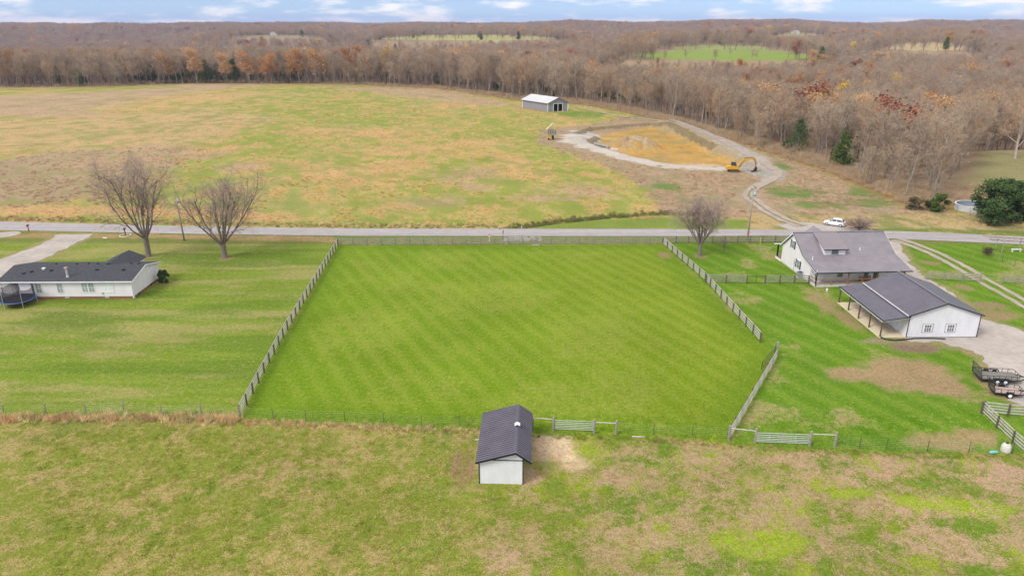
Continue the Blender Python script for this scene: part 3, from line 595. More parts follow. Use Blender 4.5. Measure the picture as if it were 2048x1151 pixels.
# ------------------------------------------------------------------ white mobile home at the left
def mobile_home():
    X0, X1, Y0, Y1 = -19.0, 0.0, 0.0, 8.75; ze, zr = 2.86, 3.84; yr_ = 4.37
    t = thing('mobile_home', 'long low white house with dark shingle roof beside the trampoline', 'house', (-55.45, 99.45, 0), R(1.0))
    mb = MB(); mb.prism([(Y0,.38),(Y1,.38),(Y1,ze-.1),(yr_,zr-.14),(Y0,ze-.1)], 'x', X0, X1); mb.build('wall', M_white, t)
    mb = MB(); mb.box(X0+.03, X1-.03, Y0+.03, Y1-.03, -.2, .379); sk = mb.build('brick_skirt', M_brick, t)
    for x in (-9.7, -3.9, -14.5): mb = MB(); mb.box(x-.3, x+.3, Y0-.03, Y0+.05, .12, .32); mb.build('vent', M_galv, sk)
    for y in (1.6, 5.6): mb = MB(); mb.box(X1-.05, X1+.0, y-.22, y+.22, .08, .32); mb.build('vent', M_trimk, sk)
    e = .32
    mb = MB(); mb.slab((X0-.3,Y0-e,ze-.07),(X1+.3,Y0-e,ze-.07),(X1+.3,yr_,zr),(X0-.3,yr_,zr), .12)
    mb.slab((X0-.3,yr_,zr),(X1+.3,yr_,zr),(X1+.3,Y1+e,ze-.07),(X0-.3,Y1+e,ze-.07), .12); rf = mb.build('roof', M_roofsh, t)
    mb = MB(); mb.box(X0-.3, X1+.3, Y0-e-.10, Y0-e-.002, ze-.2, ze-.075); mb.bar((X1+.315,Y0-e-.05,ze-.15),(X1+.315,yr_,zr-.08), .03, .16); mb.bar((X1+.315,yr_,zr-.08),(X1+.315,Y1+e,ze-.15), .03, .16)
    mb.build('fascia', M_trimw, t)
    mb = MB(); mb.bar((X1-.06,Y0-.06,.05),(X1-.06,Y0-.06,ze-.2), .09); mb.bar((X1+.06,Y0+.05,.05),(X1+.06,Y0+.05,ze-.2), .08); mb.bar((X0+.1,Y0-.06,.05),(X0+.1,Y0-.06,ze-.2), .09); mb.build('downpipe', M_trimw, t)
    # cross gable towards the road
    gx0, gx1, gyn, zg = -7.6, -3.1, 10.9, 4.05; xm = -5.35
    mb = MB(); mb.slab((gx0-.3,yr_+.4,2.95),(xm,yr_+.2,zg),(xm,gyn+.3,zg),(gx0-.3,gyn+.3,2.95), .12); mb.slab((xm,yr_+.2,zg),(gx1+.3,yr_+.4,2.95),(gx1+.3,gyn+.3,2.95),(xm,gyn+.3,zg), .12)
    mb.build('roof', M_roofsh, t)
    mb = MB(); mb.prism([(gx0,.05),(gx1,.05),(gx1,2.85),(xm,zg-.16),(gx0,2.85)], 'y', Y1+.003, gyn); mb.build('wall', M_white, t)
    # roof vents and flue
    def rv(x, y, s_=.3, m=M_trimk, h=.16):
        z = ze-.07+(zr-ze+.07)*(y-Y0+e)/(yr_-Y0+e) if y < yr_ else zr-(zr-ze+.07)*(y-yr_)/(Y1+e-yr_)
        mb = MB(); mb.box(x-s_/2, x+s_/2, y-s_/2, y+s_/2, z-.05, z+h*.7); mb.box(x-s_*.65, x+s_*.65, y-s_*.65, y+s_*.65, z+h*.7, z+h); mb.build('roof_vent', m, rf)
    for a in [(-16.5,1.9),(-15.6,2.4),(-12.9,2.75),(-6.2,2.8),(-2.3,2.8)]: rv(*a)
    for a in [(-14.2,3.15)]: rv(*a, .34, M_trimw, .2)
    for a in [(-13.3,4.9),(-10.2,4.9),(-8.7,5.4),(-7.1,4.9),(-2.2,5.1),(-.9,4.9)]: rv(*a, .18, M_trimk, .18)
    z = 3.1; mb = MB(); mb.tube([(-9.6,1.0,z-.1),(-9.6,1.0,z+.25),(-9.6,1.0,z+1.2)], [.24,.15,.14], 10); fl = mb.build('flue', M_galv, rf)
    mb = MB(); mb.tube([(-9.6,1.0,z+1.28),(-9.6,1.0,z+1.42),(-9.6,1.0,z+1.5)], [.26,.26,.08], 10); mb.build('flue_cap', mk('rusty_cap', (.45,.36,.27), .7), fl)
    for x0, x1, z0, z1 in [(-13.9,-13.1,1.0,2.35),(-10.85,-10.05,1.0,2.35),(-7.25,-6.45,1.1,2.4),(-6.3,-5.5,1.1,2.4)]: window(t, x0, x1, z0, z1, Y0, -1, glass=M_glassl, cols=2)
    window(t, -3.9, -2.8, 1.1, 2.4, Y0, -1, glass=mk('white_blind', (.74,.77,.76), .6), cols=1, rows=1)
    mb = MB(); mb.box(-4.55, -4.3, Y0-.12, Y0-.001, .75, 1.05); mb.build('meter_box', M_galv, t)
    # back steps and deck at the far left
    mb = MB(); mb.box(X0-2.6, X0-.35, Y0+.3, Y0+3.0, .45, .6); dk = mb.build('deck', M_trimw, t)
    for x, y in ((X0-2.5,Y0+.35),(X0-.45,Y0+.35),(X0-2.5,Y0+2.9)): mb = MB(); mb.box(x-.05, x+.05, y-.05, y+.05, 0, 1.55); mb.build('deck_post', M_trimw, dk)
    mb = MB()
    for zz in (.85,1.15,1.45): mb.bar((X0-2.5,Y0+.35,zz),(X0-.45,Y0+.35,zz), .05)
    mb.build('deck_rail', M_trimw, dk)
mobile_home()

def trampoline():
    r = 2.25; zc = .88; t = thing('trampoline', 'round trampoline with blue pad and black safety net beside the low white house', 'trampoline', (-70.9, 97.2, 0))
    mb = MB(); n_ = 32; mb.add([(r*.86*math.cos(2*math.pi*i/n_), r*.86*math.sin(2*math.pi*i/n_), zc) for i in range(n_)], [tuple(range(n_))]); mb.build('jumping_mat', mk('black_mesh_mat', (.035,.032,.045), .8), t)
    mb = MB(); a = [(rr*math.cos(2*math.pi*i/n_), rr*math.sin(2*math.pi*i/n_), z) for rr, z in ((r*.84,zc+.03),(r*1.0,zc+.05),(r*1.03,zc-.03)) for i in range(n_)]
    mb.add(a, [(k*n_+i, k*n_+(i+1) % n_, (k+1)*n_+(i+1) % n_, (k+1)*n_+i) for k in (0,1) for i in range(n_)]); mb.build('blue_pad', mk('blue_pad_vinyl', (.035,.08,.26), .5, .25, 2), t)
    mb = MB(); mb.tube([(r*math.cos(2*math.pi*i/n_), r*math.sin(2*math.pi*i/n_), zc-.04) for i in range(n_+1)], .035, 6, False); mb.build('ring', M_galv, t)
    for k in range(6):
        a = 2*math.pi*(k+.25)/6; x, y = r*1.04*math.cos(a), r*1.04*math.sin(a)
        mb = MB(); mb.tube([(x,y,0),(x,y,zc)], .035, 6); mb.build('leg', M_galv, t)
        mb = MB(); mb.tube([(x,y,zc),(x*1.02,y*1.02,zc+1.85)], .032, 6); mb.build('net_pole', M_galv, t)
    net = mk('black_safety_net', (.03,.03,.035), .9, .1, 3, alpha=.62); mb = MB(); n_ = 48; rows = 5; vs = []
    for j in range(rows+1):
        for i in range(n_):
            a = 2*math.pi*i/n_; ph = ((i/n_*6-.25) % 1.0); sag = math.sin(math.pi*ph); rr = r*(1.0-.06*sag*(1-abs(2*j/rows-1)*.3)); vs.append((rr*math.cos(a), rr*math.sin(a), zc+.05+(1.78-.30*sag)*j/rows))
    mb.add(vs, [(j*n_+i, j*n_+(i+1) % n_, (j+1)*n_+(i+1) % n_, (j+1)*n_+i) for j in range(rows) for i in range(n_)]); mb.build('safety_net', net, t)
trampoline()
def tank():
    t = thing('propane_tank', 'small cream tank with rounded ends left of the trampoline', 'tank', (-75.6, 97.8, 0)); m = mk('cream_paint', (.72,.62,.45), .5)
    mb = MB(); k = 9; L_ = 1.1
    pts = [(-L_-.3*math.cos(a), 0, .95) for a in np.linspace(0, math.pi/2, 5)]+[(L_+.3*math.sin(a), 0, .95) for a in np.linspace(0, math.pi/2, 5)]
    rad = [.42*math.sin(a)+.01 for a in np.linspace(0, math.pi/2, 5)]+[.42*math.cos(a)+.01 for a in np.linspace(0, math.pi/2, 5)]
    mb.tube(pts, rad, 16); mb.build('shell', m, t, True)
    mb = MB(); mb.tube([(0,0,1.35),(0,0,1.52)], [.14,.12], 10); mb.build('valve_dome', m, t)
    for x in (-.7, .7): mb = MB(); mb.box(x-.08, x+.08, -.3, .3, 0, .62); mb.build('foot', mk('teal_bracket', (.10,.42,.42), .6), t)
tank()

# ------------------------------------------------------------------ white farmhouse
def farmhouse():
    t = thing('farmhouse', 'white two storey farmhouse with grey metal roof, rear dormer and covered porches', 'house', (46.37, 104.25, 0), R(3.7))
    WX = 14.4; yn, yf = 2.1, 12.75
    prof = [(yn,.2),(yf,.2),(yf,2.95),(12.6,3.12),(8.95,5.95),(4.75,3.42),(yn,2.85)]
    mb = MB(); mb.prism(prof, 'x', 0, WX); w = mb.build('wall', M_white, t)
    mb = MB(); mb.box(.03, WX-.03, yn+.03, yf-.03, -.2, .199); mb.build('foundation', M_conc, t)
    a0, a1 = -.32, WX+.45
    line = [(-.38,2.46),(4.65,3.6),(8.95,6.16),(12.8,3.18),(15.4,2.5)]
    mb = MB()
    for i in range(4):
        (y0_, z0_), (y1_, z1_) = line[i], line[i+1]
        mb.slab((a0,y0_,z0_),(a1,y0_,z0_),(a1,y1_,z1_),(a0,y1_,z1_), .11)
        if i < 2: mb.ribs((a0+.05,y0_,z0_+.0),(a1-.05,y0_,z0_+.0),(a0+.05,y1_,z1_+.0),(a1-.05,y1_,z1_+.0), .3, .02, .03)
    rf = mb.build('roof', M_roofgr, t)
    mb = MB(); mb.bar((a0,8.95,6.2),(a1,8.95,6.2), .3, .05); mb.build('ridge_cap', M_roofgr, rf)
    for xx in (a0-.012, a1+.012):
        mb = MB()
        for i in range(4): (y0_, z0_), (y1_, z1_) = line[i], line[i+1]; mb.bar((xx,y0_,z0_-.09),(xx,y1_,z1_-.09), .03, .17)
        mb.build('bargeboard', M_trimw, t)
    mb = MB(); mb.box(a0, a1, -.48, -.39, 2.33, 2.47); mb.box(a0, a1, 15.41, 15.5, 2.37, 2.5)
    for i in range(2): (y0_, z0_), (y1_, z1_) = line[i], line[i+1]; mb.bar((a0-.03,y0_,z0_+.01),(a0-.03,y1_,z1_+.01), .05, .07)
    mb.bar((a0-.06,-.3,2.3),(.05,-.05,.15), .08); mb.build('gutter', M_trimk, t)
    # porch decks, posts and rails
    mb = MB(); mb.box(0, WX+.1, 0, yn-.003, -.1, .28); dk = mb.build('porch_deck', mk('pale_porch_deck', (.60,.57,.54), .8), t)
    for x in (5.1, 9.6, 13.9): mb = MB(); mb.box(x-.07, x+.07, .05, .19, .28, 2.42); mb.build('porch_post', M_tan, dk)
    mb = MB(); mb.box(.03, .15, .05, .17, .05, 2.42); mb.build('porch_post', M_trimk, dk)
    mb = MB(); mb.box(0, .1, .02, 2.1, 2.3, 2.62); mb.box(.1, WX, .03, .12, 2.3, 2.45); mb.build('porch_beam', M_trimw, t)
    for z in (.62, 1.18): mb = MB(); mb.bar((.15,.1,z),(10.0,.1,z), .05, .12); mb.build('porch_rail', M_tan, dk)
    for z in (.62, 1.18): mb = MB(); mb.bar((.09,.15,z),(.09,2.0,z), .05, .12); mb.build('porch_rail', M_tan, dk)
    for x in (2.5, 7.4): mb = MB(); mb.box(x-.05, x+.05, .05, .15, .28, 1.22); mb.build('rail_post', M_tan, dk)
    mb = MB(); mb.box(0, WX, yf+.003, 15.0, -.1, .42); fd = mb.build('porch_deck', mk('brown_porch_boards', (.30,.17,.14), .8), t)
    mb = MB(); mb.box(-.03, .0, yf, 15.0, -.1, .36); mb.build('porch_skirt', M_trimw, fd)
    for x in (.15, 5, 10, 14.2): mb = MB(); mb.box(x-.11, x+.11, 14.6, 14.82, .42, 2.5); mb.build('porch_post', M_trimk, fd)
    # rear dormer
    dx0, dx1, dy = 3.15, 6.55, 4.72
    mb = MB(); mb.prism([(dy,3.5),(dy,4.52),(8.6,5.85),(8.6,5.8)], 'x', dx0, dx1); d = mb.build('dormer', M_white, t)
    mb = MB(); mb.slab((dx0-.28,dy-.35,4.62),(dx1+.28,dy-.35,4.62),(dx1+.28,8.9,6.2),(dx0-.28,8.9,6.2), .1); mb.ribs((dx0-.2,dy-.35,4.62),(dx1+.2,dy-.35,4.62),(dx0-.2,8.9,6.2),(dx1+.2,8.9,6.2), .3, .02, .03)
    mb.build('dormer_roof', mk('mauve_metal_roof', (.245,.215,.232), .5, .06, .5, spec=.45), d)
    mb = MB(); mb.box(dx0-.28, dx1+.28, dy-.44, dy-.355, 4.5, 4.62); mb.build('dormer_gutter', M_trimk, d)
    window(t, 4.35, 5.35, 3.78, 4.42, dy, -1, cols=4, frame=mk('grey_sash', (.35,.34,.36), .5))
    # gable facing the road
    xm = 5.35; mb = MB(); mb.slab((xm-3.4,10.4,3.2),(xm,9.0,5.9),(xm,13.9,5.9),(xm-3.4,13.9,3.2), .1); mb.slab((xm,9.0,5.9),(xm+3.4,10.4,3.2),(xm+3.4,13.9,3.2),(xm,13.9,5.9), .1); mb.build('roof', M_roofgr, t)
    mb = MB(); mb.prism([(xm-2.9,.4),(xm+2.9,.4),(xm+2.9,3.4),(xm,5.6),(xm-2.9,3.4)], 'y', yf+.002, 13.5); mb.build('wall', M_white, t)
    # gable end windows, meter, heat pump
    window(t, 8.6, 9.45, 3.55, 4.75, 0, -1, 'y', shut=True, cols=2)
    window(t, 5.9, 6.85, 1.0, 2.25, 0, -1, 'y', shut=True, cols=2)
    mb = MB(); mb.box(-.12, -.001, 7.55, 7.85, 1.2, 1.75); mb.tube([(-.07,7.7,.1),(-.07,7.7,2.2)], .05, 6); mb.build('electric_meter', M_galv, t)
    for y in (4.3, 3.7): mb = MB(); mb.tube([(-.06,y,.3),(-.06,y,.9),(-.2,y,.95)], .04, 6); mb.build('pipe', M_galv, t)
    # rear wall openings under the porch
    for x in (1.6, 5.6): mb = MB(); mb.box(x, x+.55, yn-.06, yn-.001, 1.95, 2.3); mb.build('high_window', M_glass, t)
    mb = MB(); mb.box(8.6, 8.66, yn-.05, yn-.001, .3, 2.3); mb.box(11.1, 11.16, yn-.05, yn-.001, .3, 2.3); mb.box(8.66, 11.1, yn-.05, yn-.001, 2.24, 2.3); pf = mb.build('patio_door', M_trimw, t)
    mb = MB(); mb.box(8.7, 9.4, yn-.04, yn-.001, .32, 2.2); mb.build('pane', mk('blue_grey_glass', (.14,.20,.24), .2), pf); mb = MB(); mb.box(10.2, 11.0, yn-.04, yn-.001, .32, 2.2); mb.build('pane', M_glass, pf)
    mb = MB(); mb.box(4.4, 4.5, yn-.06, yn-.001, .8, 2.1); mb.box(5.1, 5.2, yn-.06, yn-.001, .8, 2.1); mb.box(4.5, 5.1, yn-.03, yn-.001, .85, 2.05); mb.build('notice_frame', mk('olive_frame', (.30,.27,.14), .8), t)
    def rv(x, y, h): mb = MB(); z = np.interp(y, [l_[0] for l_ in line], [l_[1] for l_ in line]); mb.tube([(x,y,z-.05),(x,y,z+h)], .06, 8); mb.tube([(x,y,z-.02),(x,y,z+.04)], .12, 8); mb.build('roof_pipe', M_trimw, rf)
    rv(.75, 3.5, .45); rv(9.3, 5.5, .35)
farmhouse()
def hvac():
    t = thing('heat_pump', 'grey outdoor heat pump unit standing at the gable wall of the white farmhouse', 'heat pump', (45.75, 108.9, 0), R(3.7))
    mb = MB(); mb.box(-.4,.4,-.4,.4,.08,.9); mb.build('casing', mk('grey_casing', (.26,.28,.29), .6), t)
    mb = MB(); mb.tube([(0,0,.9),(0,0,.95)], .34, 16); mb.build('fan_grille', M_steeldk, t); mb = MB(); mb.box(-.5,.5,-.5,.5,0,.08); mb.build('pad', M_conc, t)
hvac()
def bench():
    t = thing('porch_swing', 'reddish wooden bench and chair on the rear porch of the farmhouse', 'bench', (54.6, 105.6, .28), R(3.7)); m = mk('red_cedar', (.34,.13,.07), .8)
    mb = MB(); mb.box(-.9,.9,-.3,.25,.4,.46); mb.build('seat', m, t)
    mb = MB()
    for i in range(4): mb.box(-.9,.9,.25,.29,.55+i*.13,.63+i*.13)
    mb.build('backrest', m, t)
    for x in (-.85,.85):
        for y in (-.25,.22): mb = MB(); mb.box(x-.04,x+.04,y-.04,y+.04,0,.4 if y < 0 else 1.05); mb.build('leg', m, t)
bench()

# ------------------------------------------------------------------ garage with lean-to
def garage():
    t = thing('garage', 'white metal garage with dark roof, black trim and a lean-to carport on posts', 'garage', (50.65, 85.4, 0), R(.6))
    Wd, L_ = 9.1, 12.0; ze, zr = 3.12, 4.72; xm = 4.4
    mb = MB(); mb.prism([(0,0),(Wd,0),(Wd,ze),(xm,zr-.06),(0,ze)], 'y', 0, L_); mb.build('wall', M_whitemetal, t)
    e = .28; zl = ze-.02
    mb = MB(); mb.slab((-e,-e,zl),(xm,-e,zr+.06),(xm,L_+e,zr+.06),(-e,L_+e,zl), .09); mb.ribs((-e,-e+.1,zl),(-e,L_+e-.1,zl),(xm,-e+.1,zr+.06),(xm,L_+e-.1,zr+.06), .3, -.02, .03)
    mb.slab((xm,-e,zr+.06),(Wd+e,-e,zl),(Wd+e,L_+e,zl),(xm,L_+e,zr+.06), .09); rf = mb.build('roof', M_roofdk, t)
    mb = MB(); mb.bar((xm,-e,zr+.10),(xm,L_+e,zr+.10), .32, .05); mb.build('ridge_cap', mk('ridge_metal', (.16,.15,.17), .4), rf)
    mb = MB(); mb.bar((-e,-e-.012,zl-.05),(xm,-e-.012,zr+.01), .02, .13); mb.bar((xm,-e-.012,zr+.01),(Wd+e,-e-.012,zl-.05), .02, .13)
    mb.box(-.045,.045,-.045,.0,0,ze); mb.box(Wd-.045,Wd+.045,-.045,0.0,0,ze); mb.box(0,Wd,-.03,.0,-.02,.07); mb.box(Wd+e+.001,Wd+e+.06,-e,L_+e,zl-.12,zl); mb.build('trim', M_trimk, t)
    # lean-to
    lx = -3.35; zo, zi = 2.50, 2.98
    mb = MB(); mb.slab((lx-.1,-e,zo),(-.003,-e,zi),(-.003,L_+.55,zi),(lx-.1,L_+.55,zo), .08); mb.ribs((lx-.1,-.1,zo),(lx-.1,L_+.4,zo),(-.05,-.1,zi-.005),(-.05,L_+.4,zi-.005), .3, -.02, .03)
    lr = mb.build('leanto_roof', M_roofdk, t)
    mb = MB(); mb.bar((-.30,-e,zi+.10),(-.30,L_+.3,zi+.10), .26, .07); mb.build('flashing', mk('pale_flashing', (.62,.60,.62), .35, metal=.2), lr)
    mb = MB(); mb.box(lx-.19,lx-.105,-e,L_+.55,zo-.12,zo); mb.bar((lx-.1,-e-.012,zo-.05),(-.0,-e-.012,zi-.05), .02, .12); mb.build('trim', M_trimk, lr)
    mb = MB(); mb.box(lx-.1,lx+.02,-.1,L_+.2,zo-.32,zo-.10); mb.bar((lx,-.1,zo-.18),(-.05,-.1,zi-.2), .05, .2); mb.build('beam', M_trimw, lr)
    for i in range(5): y = .05+i*3.05; mb = MB(); mb.box(lx-.02,lx+.13,y,y+.15,.06,zo-.13); mb.build('post', M_brownpost, t)
    mb = MB(); mb.box(lx-.15,-.003,-.05,L_+.4,-.1,.08); mb.build('slab', mk('cream_concrete', (.66,.56,.40), .8, .06, .6), t)
    mb = MB(); mb.box(-.06,-.001,2.2,3.15,.09,2.15); dr = mb.build('door', M_trimw, t); mb = MB(); mb.box(-.1,-.06,2.3,2.36,1.0,1.1); mb.build('handle', M_trimk, dr)
    mb = MB(); mb.box(-.05,-.001,4.6,7.8,.09,2.4); mb.build('roll_door', M_trimw, t)
    window(t, 2.15, 3.0, .85, 1.75, 0, -1, cols=3); window(t, 5.1, 5.95, .85, 1.75, 0, -1, cols=3)
    for z in (.85,):
        for a in (2.0, 4.95): mb = MB(); mb.box(a-.12,a-.09,-.02,-.001,.7,1.9); mb.box(a+1.24,a+1.27,-.02,-.001,.7,1.9); mb.box(a-.12,a+1.27,-.02,-.001,1.88,1.91); mb.box(a-.12,a+1.27,-.02,-.001,.69,.72); mb.build('window_surround', M_trimk, t)
garage()
def drainpipe():
    P = [(47.4,85.3,.1),(47.7,84.7,.07),(48.6,84.35,.07),(50.0,84.6,.07),(51.5,84.95,.07),(53.5,85.0,.07),(55.4,84.85,.07)]
    mb = MB(); mb.tube(P, .09, 8); tag(mb.build('drain_pipe', M_rubber, None, True), 'black corrugated drain pipe lying along the foot of the garage wall', 'pipe')
drainpipe()

# ------------------------------------------------------------------ horse shed
def horse_shed():
    t = thing('horse_shed', 'small white run-in shed with ribbed charcoal roof in the foreground pasture', 'shed', (-2.88, 54.0, 0), R(-2.2))
    Wd, L_ = 3.85, 8.0; ze, zr, xr_ = 2.36, 3.30, 3.22
    def roofz(x): return ze+(zr-ze)*x/xr_ if x < xr_ else zr-(zr-ze)*(x-xr_)/1.35
    mb = MB(); mb.prism([(0,0),(Wd,0),(Wd,roofz(Wd)-.09),(xr_,zr-.09),(0,ze-.05)], 'y', 0, .06); mb.prism([(0,0),(Wd,0),(Wd,roofz(Wd)-.09),(xr_,zr-.09),(0,ze-.05)], 'y', L_-.06, L_)
    mb.box(0,.06,.061,L_-.061,0,ze-.06); mb.box(Wd-.06,Wd,.061,2.4,0,roofz(Wd)-.1); mb.build('wall', M_whitemetal, t)
    for y in (2.4, 5.2, 7.7): mb = MB(); mb.box(Wd-.16,Wd-.02,y,y+.14,0,roofz(Wd)-.12); mb.build('post', M_woodd, t)
    e = .30; ex = 4.55
    a = (-.28, roofz(-.28)); b_ = (xr_, zr+.03); c = (ex, roofz(ex))
    mb = MB(); mb.slab((a[0],-e,a[1]),(b_[0],-e,b_[1]),(b_[0],L_+.15,b_[1]),(a[0],L_+.15,a[1]), .07); mb.slab((b_[0],-e,b_[1]),(c[0],-e,c[1]),(c[0],L_+.15,c[1]),(b_[0],L_+.15,b_[1]), .07)
    mb.ribs((a[0],-e+.06,a[1]),(a[0],L_+.1,a[1]),(b_[0],-e+.06,b_[1]),(b_[0],L_+.1,b_[1]), .34, -.07, .08); mb.ribs((c[0],-e+.06,c[1]),(c[0],L_+.1,c[1]),(b_[0],-e+.06,b_[1]),(b_[0],L_+.1,b_[1]), .34, .07, .08)
    rf = mb.build('roof', M_roofdk, t)
    mb = MB(); mb.slab((xr_-.2,-e,zr-.01),(xr_,-e,zr+.06),(xr_,L_+.15,zr+.06),(xr_-.2,L_+.15,zr-.01), .02); mb.slab((xr_,-e,zr+.06),(xr_+.17,-e,zr-.05),(xr_+.17,L_+.15,zr-.05),(xr_,L_+.15,zr+.06), .02); mb.build('ridge_cap', M_roofdk, rf)
    mb = MB(); mb.bar((a[0]-.02,-e-.02,a[1]-.04),(b_[0],-e-.02,b_[1]-.04), .035, .15); mb.bar((b_[0],-e-.02,b_[1]-.04),(c[0]+.02,-e-.02,c[1]-.04), .035, .15)
    mb.box(-.035,.06,-.035,-.001,0,ze-.03); mb.box(Wd-.06,Wd+.035,-.035,-.001,0,roofz(Wd)-.1); mb.box(1.2,Wd+.1,-.04,-.002,ze+.02,ze+.09)
    mb.box(-.035,-.001,0,L_,ze-.2,ze-.1); mb.build('trim', M_trimk, t)
    # little cupola over the ridge
    cy = 4.15; mb = MB(); mb.box(xr_-.15,xr_+.15,cy-.15,cy+.15,zr-.2,zr+.26); cu = mb.build('cupola', M_roofdk, rf)
    mb = MB(); mb.slab((xr_-.25,cy-.24,zr+.24),(xr_,cy-.24,zr+.36),(xr_,cy+.24,zr+.36),(xr_-.25,cy+.24,zr+.24), .04); mb.slab((xr_,cy-.24,zr+.36),(xr_+.25,cy-.24,zr+.24),(xr_+.25,cy+.24,zr+.24),(xr_,cy+.24,zr+.36), .04); mb.build('cupola_roof', M_trimw, cu)
horse_shed()

# ------------------------------------------------------------------ grey barn across the road
def barn():
    ax, ay = at(1095.4,223.8); bx_, by_ = at(1044.6,215.5); ang = math.atan2(by_-ay, bx_-ax)   # long wall direction
    t = thing('metal_barn', 'grey metal pole barn with pale roof and open dark doorway beside the woods', 'barn', (ax, ay, hz(ax, ay)-.1), 0)
    u = Vector((bx_-ax, by_-ay, 0)); L_ = u.length; u.normalize(); v = Vector((at(1138.9,223.5)[0]-ax, at(1138.9,223.5)[1]-ay, 0)); Wd = v.length; v.normalize()
    v = (v - u*v.dot(u)*.6).normalized()
    ze, zr = 4.0, 6.35; e = .5
    P = lambda a, b_, z: u*a+v*b_+Vector((0,0,z))
    mb = MB(); mb.slab(P(0,0,ze),P(L_,0,ze),P(L_,0,0),P(0,0,0), .1); mb.build('wall', M_barnwall, t)
    mb = MB(); mb.slab(P(0,Wd,0),P(L_,Wd,0),P(L_,Wd,ze),P(0,Wd,ze), .1); mb.build('wall', M_barnwall, t)
    mb = MB(); mb.add([P(L_,0,0),P(L_,Wd,0),P(L_,Wd,ze),P(L_,Wd/2,zr-.1),P(L_,0,ze)], [(0,1,2,3,4)]); mb.build('wall', M_barnwall, t)
    d0, d1, dz = 2.75, 7.25, 3.55; mb = MB()
    mb.add([P(0,0,0),P(0,d0,0),P(0,d0,ze),P(0,0,ze)], [(0,1,2,3)]); mb.add([P(0,d1,0),P(0,Wd,0),P(0,Wd,ze),P(0,d1,ze)], [(0,1,2,3)]); mb.add([P(0,d0,dz),P(0,d1,dz),P(0,d1,ze),P(0,d0,ze)], [(0,1,2,3)]); mb.add([P(0,0,ze),P(0,Wd,ze),P(0,Wd/2,zr-.1)], [(0,1,2)])
    mb.build('wall', mk('grey_gable_metal', (.30,.29,.30), .6, .06, .3), t)
    mb = MB(); mb.add([P(2.5,.3,.02),P(2.5,Wd-.3,.02),P(2.5,Wd-.3,ze-.1),P(2.5,.3,ze-.1)], [(0,1,2,3)]); mb.add([P(0.1,.2,.03),P(0.1,Wd-.2,.03),P(L_-.2,Wd-.2,.03),P(L_-.2,.2,.03)], [(0,1,2,3)]); mb.build('interior_shade_sheets', M_shadowin, t)  # black upright sheet and floor sheet paint the shade behind the doorway
    mb = MB(); mb.slab(P(-e,-e,ze-.1),P(-e,Wd/2,zr),P(L_+e,Wd/2,zr),P(L_+e,-e,ze-.1), .1); mb.slab(P(-e,Wd/2,zr),P(-e,Wd+e,ze-.1),P(L_+e,Wd+e,ze-.1),P(L_+e,Wd/2,zr), .1)
    mb.ribs(P(-e,-e,ze-.05),P(L_+e,-e,ze-.05),P(-e,Wd/2,zr+.05),P(L_+e,Wd/2,zr+.05), .9, .05, .07); mb.build('roof', M_barnroof, t)
    mb = MB()
    for b_ in (0.0, Wd): mb.bar(P(-.04,b_,0), P(-.04,b_,ze-.1), .26)
    mb.bar(P(L_-.1,-.04,0), P(L_-.1,-.04,ze-.1), .26)
    for b_ in (d0, (d0+d1)/2, d1): mb.bar(P(-.06,b_,0), P(-.06,b_,dz), .2)
    mb.bar(P(-.06,d0,dz), P(-.06,d1,dz), .14); mb.build('pale_trim', M_trimw, t)
    mb = MB(); mb.bar(P(-e,-e-.05,ze-.2), P(L_+e,-e-.05,ze-.2), .08, .2); mb.bar(P(-e-.02,-e,ze-.2),P(-e-.02,Wd/2,zr-.1),.05,.2); mb.bar(P(-e-.02,Wd/2,zr-.1),P(-e-.02,Wd+e,ze-.2),.05,.2); mb.build('fascia', mk('blue_grey_trim', (.16,.18,.22), .6), t)
barn()

# ------------------------------------------------------------------ poles, signs, mailboxes, small things
def pole(x, y, h, label, lean=(0,0), cross=True, red=False, lamp=False):
    t = thing('utility_pole', label, 'pole', (x, y, 0), 0, 'utility poles along the road')
    mb = MB(); mb.tube([(0,0,0),(lean[0]*.5,lean[1],h*.5),(lean[0],lean[1],h)], [.17,.14,.10], 8); mb.build('shaft', M_polewood, t, True)
    mb = MB(); z = h-1.3; mb.tube([(lean[0]+.32,0,z-.45),(lean[0]+.32,0,z+.35)], [.24,.24], 10); mb.build('transformer', mk('pale_grey_can', (.52,.56,.58), .5), t, True)
    mb = MB(); mb.tube([(lean[0],0,h-.05),(lean[0],0,h+.28)], [.05,.035], 6); mb.build('insulator', mk('dark_insulator', (.06,.05,.05), .4), t)
    if cross:
        mb = MB(); mb.bar((lean[0]-.55,0,h-.35),(lean[0]+.55,0,h-.35), .1, .12); c = mb.build('crossarm', M_polewood, t)
        for dx in (-.5, 0, .5): mb = MB(); mb.tube([(lean[0]+dx,0,h-.3),(lean[0]+dx,0,h-.08)], .05, 6); mb.build('insulator', mk('grey_green_insulator', (.22,.26,.22), .4), c)
    if red: mb = MB(); mb.tube([(0,0,.9),(0,0,1.7)], .185, 8); mb.build('warning_band', mk('faded_red_band', (.45,.13,.08), .7), t)
pole(-60.85, 129.5, 8.9, 'slim pale utility pole between the two big bare yard trees', (-.35,0), cross=False)
pole(43.8, 129.7, 10.1, 'utility pole with crossarm and red band beside the round bare tree', (.05,0), red=True)
def wires():
    a = Vector((43.8, 129.7, 10.0)); b_ = Vector((150, 118, 8.6)); mb = MB()
    for k, dz in enumerate((0, -.8, -1.9)):
        pts = [a.lerp(b_, i/16)+Vector((0, 0, dz-5.2*(i/16)*(1-i/16))) for i in range(17)]; mb.tube(pts, .012, 4, False)
    tag(mb.build('power_line', M_rubber), 'three thin sagging overhead wires running right from the utility pole with crossarm', 'cable')
wires()
